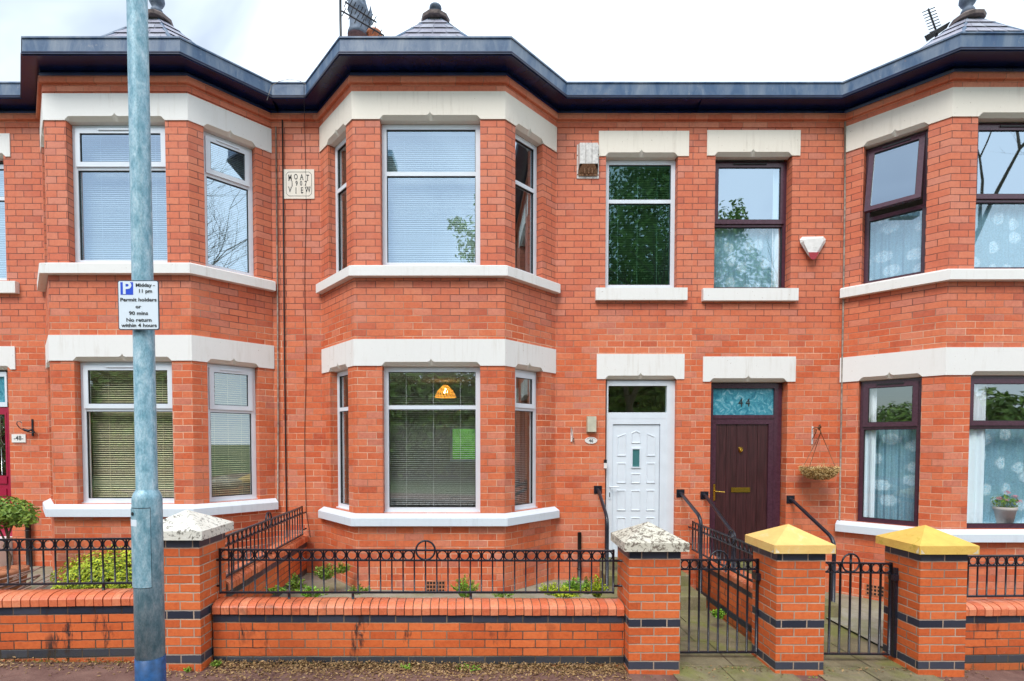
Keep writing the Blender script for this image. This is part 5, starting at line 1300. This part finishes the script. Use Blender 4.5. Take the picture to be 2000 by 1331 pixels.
crown_pot(697.5, 11.5, WZ(72, 11.5), 1.05); crown_pot(712, 12.0, WZ(84, 12.0), .95)
m = MB(); c = V3(WX(731, 60, 11.6), 11.6, WZ(80, 11.6)); m.lathe(c, [(.14, -.1), (.14, .1), (.17, .12), (.15, .17), (.07, .22), (.02, .24)], 14); m.build('chimney_cowl', m_terra, ch)
def aerial(label, mast, booms, Y):
    t = thing('tv_aerial', label, 'aerial', (W(*mast[0], Y)[0], Y, W(*mast[0], Y)[1]), 'thin metal television aerials on the roofs')
    P = lambda px, py, dy=0: V3(W(px, py, Y + dy)[0], Y + dy, W(px, py, Y + dy)[1])
    m = MB(); m.tube([P(*q) for q in mast], .022, 6); m.build('mast', m_gasket, t)
    for (a, b, n, el, ang) in booms:
        A, B = P(*a), P(*b, .5); m = MB(); m.tube([A, B], .014, 5); D = (B - A).normalized(); e = V3(math.cos(R(ang)), 0, math.sin(R(ang)))
        for k in range(n):
            c = A.lerp(B, (k + .3) / n); m.tube([c - e * el, c + e * el], .008, 4)
        m.build('boom', m_gasket, t)
    return t
aerial('tall thin mast with two angled aerials in front of the chimney pots', [(666, 90), (665, 40), (664.5, -60)], [((674, 4), (735, 44), 9, .09, 63), ((668, 22), (750, 70), 7, .07, 63)], 9.2)
t = aerial('comb-shaped aerial with reflector rising behind the gutter beside the third bay roof', [(1828, 110), (1829, 66)], [((1813, 18), (1831, 68), 9, .11, 22)], 9.0)
m = MB()
P = lambda px, py: V3(W(px, py, 9)[0], 9, W(px, py, 9)[1])
for k in range(5): m.tube([P(1806 + k*1, 74 + k*2.2 - 2), P(1855 + k*0 - k*1.5, 44 + k * 2.6)], .010, 4)
m.build('reflector', m_gasket, t)

# ------------------------------------------------------------------ plants
def leafcards(mb, c, rad, n, size, rnd, shell=.55, flat=0, lump=None):
    c = Vector(c)
    for _ in range(n):
        while True:
            v = Vector((rnd.uniform(-1, 1), rnd.uniform(-1, 1), rnd.uniform(-1, 1)))
            if shell < v.length < 1: break
        k = 1
        if lump: k = 1 + lump * math.sin(v.x*7 + c.x) * math.cos(v.z*6 + v.y*5)
        p = c + Vector((v.x * rad[0], v.y * rad[1], v.z * rad[2])) * k
        s_ = size * rnd.uniform(.6, 1.3)
        nrm = (v.normalized() + Vector((rnd.uniform(-1, 1), rnd.uniform(-1, 1), rnd.uniform(-.4, 1.2))) * .8).normalized()
        a = nrm.cross(Vector((rnd.uniform(-1, 1), rnd.uniform(-1, 1), rnd.uniform(-1, 1)))).normalized(); b = nrm.cross(a)
        mb.quad([p - a * s_, p - b * s_ * .42 + nrm * s_ * .12, p + a * s_, p + b * s_ * .42 + nrm * s_ * .12])
rnd = random.Random(11)
bc_ = (-3.98, 5.65, zg(-4) + .42)
sh = thing('round_shrub', 'clipped yellow-green shrub behind the black railing near the lamp post', 'shrub', (-3.98, 5.65, zg(-4) + .09))
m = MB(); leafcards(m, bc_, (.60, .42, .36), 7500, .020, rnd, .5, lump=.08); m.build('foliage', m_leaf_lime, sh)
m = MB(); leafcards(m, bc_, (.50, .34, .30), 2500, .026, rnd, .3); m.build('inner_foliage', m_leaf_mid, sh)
m = MB()
for k in range(7): m.tube([(-3.98, 5.65, zg(-4)+.05), (-3.98 + rnd.uniform(-.3, .3), 5.65 + rnd.uniform(-.2, .2), zg(-4)+.45)], .012, 5)
m.build('stem', m_stem, sh)
tx, ty = WX(10, 1010, 6.1), 6.1; tz = WZ(1001, ty)
tp = thing('potted_tree', 'small potted topiary tree with glossy leaves in front of the crimson door', 'tree', (tx, ty, .2))
m = MB(); leafcards(m, (tx - .05, ty, tz), (.34, .30, .17), 1700, .030, rnd, .2, lump=.12); leafcards(m, (tx + .18, ty, tz - .07), (.20, .15, .10), 300, .03, rnd, .2); m.build('crown', m_leaf_mid, tp)
m = MB(); m.tube([(tx + .02, ty, .55), (tx + .05, ty, .70), (tx - .02, ty, .82), (tx + .03, ty, .92), (tx - .03, ty, tz - .05)], .016, 7); m.tube([(tx - .02, ty, .82), (tx + .10, ty, tz - .1)], .01, 6); m.tube([(tx, ty, .86), (tx - .14, ty, tz - .05)], .01, 6); m.build('trunk', m_stem, tp)
m = MB(); m.lathe((tx + .02, ty, zg(tx) + .09), [(.13, 0), (.17, .26), (.185, .27), (.185, .32), (.16, .32), (.155, .29)], 18); m.build('pot', m_terra, tp)
# cut sticks lying in the garden
st = thing('stick_pile', 'loose pile of cut reddish-brown sticks behind the railing below the topiary tree', 'sticks', (-4.9, 5.6, .2))
m = MB()
for k in range(46):
    x, y, z = rnd.uniform(-5.6, -4.75), rnd.uniform(5.1, 6.0), zg(-5) + .10 + rnd.uniform(0, .26); d = Vector((1, rnd.uniform(-.5, .5), rnd.uniform(.15, .55))).normalized() * rnd.uniform(.25, .55)
    m.tube([(x, y, z), Vector((x, y, z)) + d], rnd.uniform(.005, .012), 5)
m.build('sticks', m_twig, st); st.children[0].name = 'stick_bundle'
def weed(px, py, Y, h, w, n, seed, label, mt, size=.02):
    r_ = random.Random(seed); x, z = W(px, py, Y); m = MB(); s_ = MB(); n = int(n * 1.9); size *= 1.25; w *= 1.15; h *= 1.1
    t = thing('weed', label, 'weed', (x, Y, z), 'weeds growing in the front garden and along the wall foot')
    for k in range(n):
        a = r_.uniform(0, 2*math.pi); rr = w * math.sqrt(r_.random()); hh = h * r_.uniform(.4, 1) * (1 - .5 * rr / w)
        b0 = Vector((x + rr*.3*math.cos(a), Y + rr*.3*math.sin(a), z)); tp_ = Vector((x + rr*math.cos(a), Y + rr*math.sin(a)*.7, z + hh)); md = (b0 + tp_)/2 + V3(0, 0, hh*.15)
        s_.tube([b0, md, tp_], .0022, 4, cap=False)
        for q in range(int(5 + hh / .012)):
            p = b0.lerp(md, r_.uniform(.3, 1)) if r_.random() < .35 else md.lerp(tp_, r_.random()); d = Vector((r_.uniform(-1, 1), r_.uniform(-1, 1), r_.uniform(-.3, .7))).normalized() * size * r_.uniform(.5, 1.2)
            e = d.cross(Vector((r_.uniform(-1, 1), r_.uniform(-1, 1), 1))).normalized() * d.length * .35
            m.quad([p, p + d*.5 + e, p + d, p + d*.5 - e])
    s_.build('stem', m_leaf_mid, t); m.build('foliage', mt, t); return t
weed(578, 1158, 5.9, .26, .10, 26, 1, 'dark green weed against the side wall behind the railing', m_leaf_mid)
weed(610, 1166, 5.5, .14, .16, 30, 2, 'low bright weed between railing bars left of the air brick', m_leaf_bright)
weed(636, 1132, 6.5, .22, .16, 34, 3, 'bushy weed in the corner between side wall and bay', m_leaf_mid)
weed(908, 1166, 5.7, .27, .14, 44, 4, 'tall feathery bright green weed beside the air brick', m_leaf_bright, .014)
weed(1078, 1162, 6.2, .16, .17, 36, 5, 'yellow-green weed below the bay sill end', m_leaf_lime)
weed(1122, 1162, 6.0, .22, .14, 36, 6, 'leafy weed in front of the short black pipe', m_leaf_bright)
weed(1166, 1166, 5.7, .25, .10, 30, 7, 'upright weed with seed heads by the handrail foot', m_leaf_lime)
weed(1404, 1208, 5.9, .12, .08, 24, 8, 'small bright weed beside the path behind the first gate', m_leaf_bright)
weed(1262, 1328, 4.62, .03, .05, 10, 20, 'flat weed at the foot of the heavily lichened pillar', m_leaf_bright, .012)
weed(424, 1302, 4.58, .06, .05, 14, 9, 'tuft of weed at the foot of the white-capped pillar', m_leaf_mid, .014)
weed(793, 1308, 4.66, .05, .06, 14, 10, 'tiny bright weed at the wall foot below the long railing', m_leaf_bright, .014)
weed(915, 1309, 4.70, .06, .12, 26, 11, 'spreading bright weed at the wall foot near the lichened pillar', m_leaf_bright, .014)
weed(366, 1313, 4.45, .05, .03, 10, 12, 'little weed growing from the pavement beside the lamp post', m_leaf_bright, .014)
weed(1590, 1330, 4.72, .04, .07, 16, 13, 'flat weed at the foot of the clean yellow-capped pillar', m_leaf_bright, .014)
weed(700, 1160, 5.9, .10, .14, 22, 14, 'sparse low weed on the concrete below the long sill', m_leaf_mid)
weed(1100, 1166, 5.6, .13, .20, 44, 15, 'wide low weed patch in front of the brick wall below the doorbell', m_leaf_lime)
weed(1146, 1160, 6.1, .20, .12, 34, 16, 'leafy weed between the short black pipe and the handrail', m_leaf_mid)
weed(540, 1160, 5.6, .10, .10, 20, 17, 'small weed at the foot of the side wall railing', m_leaf_bright)
weed(665, 1120, 6.6, .15, .12, 22, 18, 'dark weed under the end of the long white sill', m_leaf_mid)
weed(985, 1166, 5.6, .05, .12, 18, 19, 'very low weed on the garden concrete below the bay corner', m_leaf_mid)
# poppy seed heads
for (px, py) in ((1172, 1126), (1126, 1118)):
    pass

# dry leaf litter along the foot of the walls
m = MB(); rnd = random.Random(5)
for _ in range(10500):
    x = rnd.uniform(-7.5, 1.2) if rnd.random() < .35 else rnd.uniform(-2.4, 1.2)
    if rnd.random() < .06: x = rnd.uniform(1.2, 4.5)
    o = abs(rnd.gauss(0, .10)); base = yfront(x) - .005 if not (-2.92 < x < -2.44) else 4.48
    y = base - o; 
    if x > -2.4 and rnd.random() < .25: y = base - rnd.uniform(0, .45)
    zz = zg(x) + .003 + max(0, .035 * (1 - o / .12)) * rnd.random(); p = Vector((x, y, zz)); s_ = rnd.uniform(.006, .018)
    d = Vector((rnd.uniform(-1, 1), rnd.uniform(-1, 1), rnd.uniform(-.35, .35))).normalized() * s_; e = d.cross(Vector((rnd.uniform(-.5, .5), rnd.uniform(-.5, .5), 1))).normalized() * s_ * .5
    m.quad([p - d, p + e + V3(0, 0, .003), p + d, p - e])
tagset(m.build('leaf_litter', m_leaf_dry), 'dry brown leaves gathered along the foot of the garden walls', 'leaf litter', kind='stuff')
m = MB()
for _ in range(1500):
    x = rnd.uniform(-7.5, 4.4); s_ = rnd.uniform(.004, .01); base = yfront(x) - abs(rnd.gauss(0, .03)); 
    for q in range(3):
        p = Vector((x + rnd.uniform(-.012, .012), base, zg(x) + .003)); d = Vector((rnd.uniform(-.4, .4), rnd.uniform(-.6, .1), 1)).normalized() * s_ * 1.8
        m.quad([p - V3(s_*.2, 0, 0), p + V3(s_*.2, 0, 0), p + d])
tagset(m.build('moss', m_leaf_mid), 'short moss and grass in the joint between wall and pavement', 'moss', kind='stuff')

# flower pot behind the net curtain of the brown-framed bay window
Yp = 6.68 + .235; fx = WX(1962, 1000, Yp); fz = WZ(1022, Yp); fp = thing('potted_geranium', 'pink flowers in a pale pot behind the brown-framed bay window', 'potted plant', (fx, Yp, fz))
m = MB(); m.lathe((fx, Yp, fz), [(.085, 0), (.115, .17), (.125, .175), (.125, .21), (.10, .21), (.09, .18)], 18); m.build('pot', mat('pale_pot', (.62, .50, .46), .7, var=.1), fp)
m = MB(); rnd = random.Random(8); leafcards(m, (fx, Yp, fz + .28), (.16, .12, .10), 260, .022, rnd, .1); m.build('foliage', m_leaf_mid, fp)
m = MB()
for dx, dz in ((-.12, .33), (-.03, .31), (.08, .35), (.13, .29), (-.02, .40)): leafcards(m, (fx + dx, Yp - .05, fz + dz), (.035, .03, .025), 40, .012, rnd, .1)
m.build('flowers', mat('pink_petal', (.75, .28, .38), .6), fp)
m = MB(); m.box(5.75, 7.45, 6.68 + .155, 6.68 + .45, fz - .03, fz - .003); m.build('window_board', m_upvc, H44[0])

# ------------------------------------------------------------------ park across the street (seen in the window panes)
def tree(label, x, y, h, crown, seed, leafm_=m_leaf_dark, n=5200, bare=False, size=.16):
    r_ = random.Random(seed); t = thing('park_tree', label, 'tree', (x, y, -.1), 'park trees across the street'); m = MB()
    tips = []
    def limb(p, d, L_, r, lv):
        pts = [p]; rr = [r]; q = p.copy(); dd = d.copy()
        for k in range(4):
            dd = (dd + Vector((r_.uniform(-1, 1), r_.uniform(-1, 1), r_.uniform(-.3, .5))) * .18).normalized(); q = q + dd * L_ / 4; pts.append(q.copy()); rr.append(r * (1 - .16 * (k + 1)))
        m.tube(pts, r, 7 if lv < 2 else 4, radii=rr, cap=False)
        tips.append(q)
        if lv < (6 if bare else 3):
            for k in range(3 if lv < 5 else 2):
                a = r_.uniform(0, 2*math.pi); e = (dd + Vector((math.cos(a), math.sin(a), r_.uniform(-.2, .5))) * r_.uniform(.5, .9)).normalized()
                limb(pts[r_.randint(2, 4)], e, L_ * r_.uniform(.55, .8), r * .5, lv + 1)
    limb(Vector((x, y, -.2)), V3(0, 0, 1), h * (.42 if bare else .34), h * (.013 if bare else .02), 0)
    m.build('trunk', m_bark, t)
    if not bare:
        f = MB()
        for (cx_, cz_, rx_, rz_) in crown: leafcards(f, (cx_, y + r_.uniform(-1, 1), cz_), (rx_, rx_ * .8, rz_), int(n * rx_ * rz_ / 12), size, r_, .15, lump=.22)
        f.build('crown', leafm_, t)
    return t
tree('tall leafy park tree mirrored in the small window above the white door', 8, -14, 17, [(8, 12.5, 3.6, 4.0), (7, 8.5, 3.6, 3.0), (9.5, 9.5, 3.4, 3.4), (8.5, 16, 2.6, 2.2), (5.0, 9.5, 1.6, 1.6)], 1)
tree('park tree with lower crown mirrored beside the net curtain', 13.5, -15, 13, [(13.0, 10.0, 2.4, 3.0), (12.6, 13.6, 1.0, 1.6), (14.0, 14.4, .6, 1.4)], 2)
tree('light young park tree mirrored at the edge of the upper bay window', 1.2, -15, 13, [(-.6, 12.3, 1.3, 1.5), (-1.8, 13.4, .6, .5), (-.5, 14.8, .5, .8), (.8, 11, 1.4, 1.6)], 3, n=3000)
tree('bare branching park tree mirrored in the brown-framed bay', 26, -14, 25, [], 4, bare=True)
tree('bare park tree at the far end of the hedge', 31, -17, 24, [], 5, bare=True)
f = MB(); rnd = random.Random(21)
for k in range(26):
    x = -40 + k * 3.0; hh = (7.6 if -26 < x < 15 else 4.2) + rnd.uniform(-1.0, 1.2)
    leafcards(f, (x, -18 + rnd.uniform(-1, 1), hh * .5), (2.6, 1.8, hh * .55), 3600, .24, rnd, .35, lump=.15)
    leafcards(f, (x + 1.5, -20.5, hh * .4), (2.6, 1.0, hh * .5), 1600, .30, rnd, .1)
tagset(f.build('woodland_edge', m_leaf_dark), 'dense dark green undergrowth along the park across the street', 'undergrowth', kind='stuff')
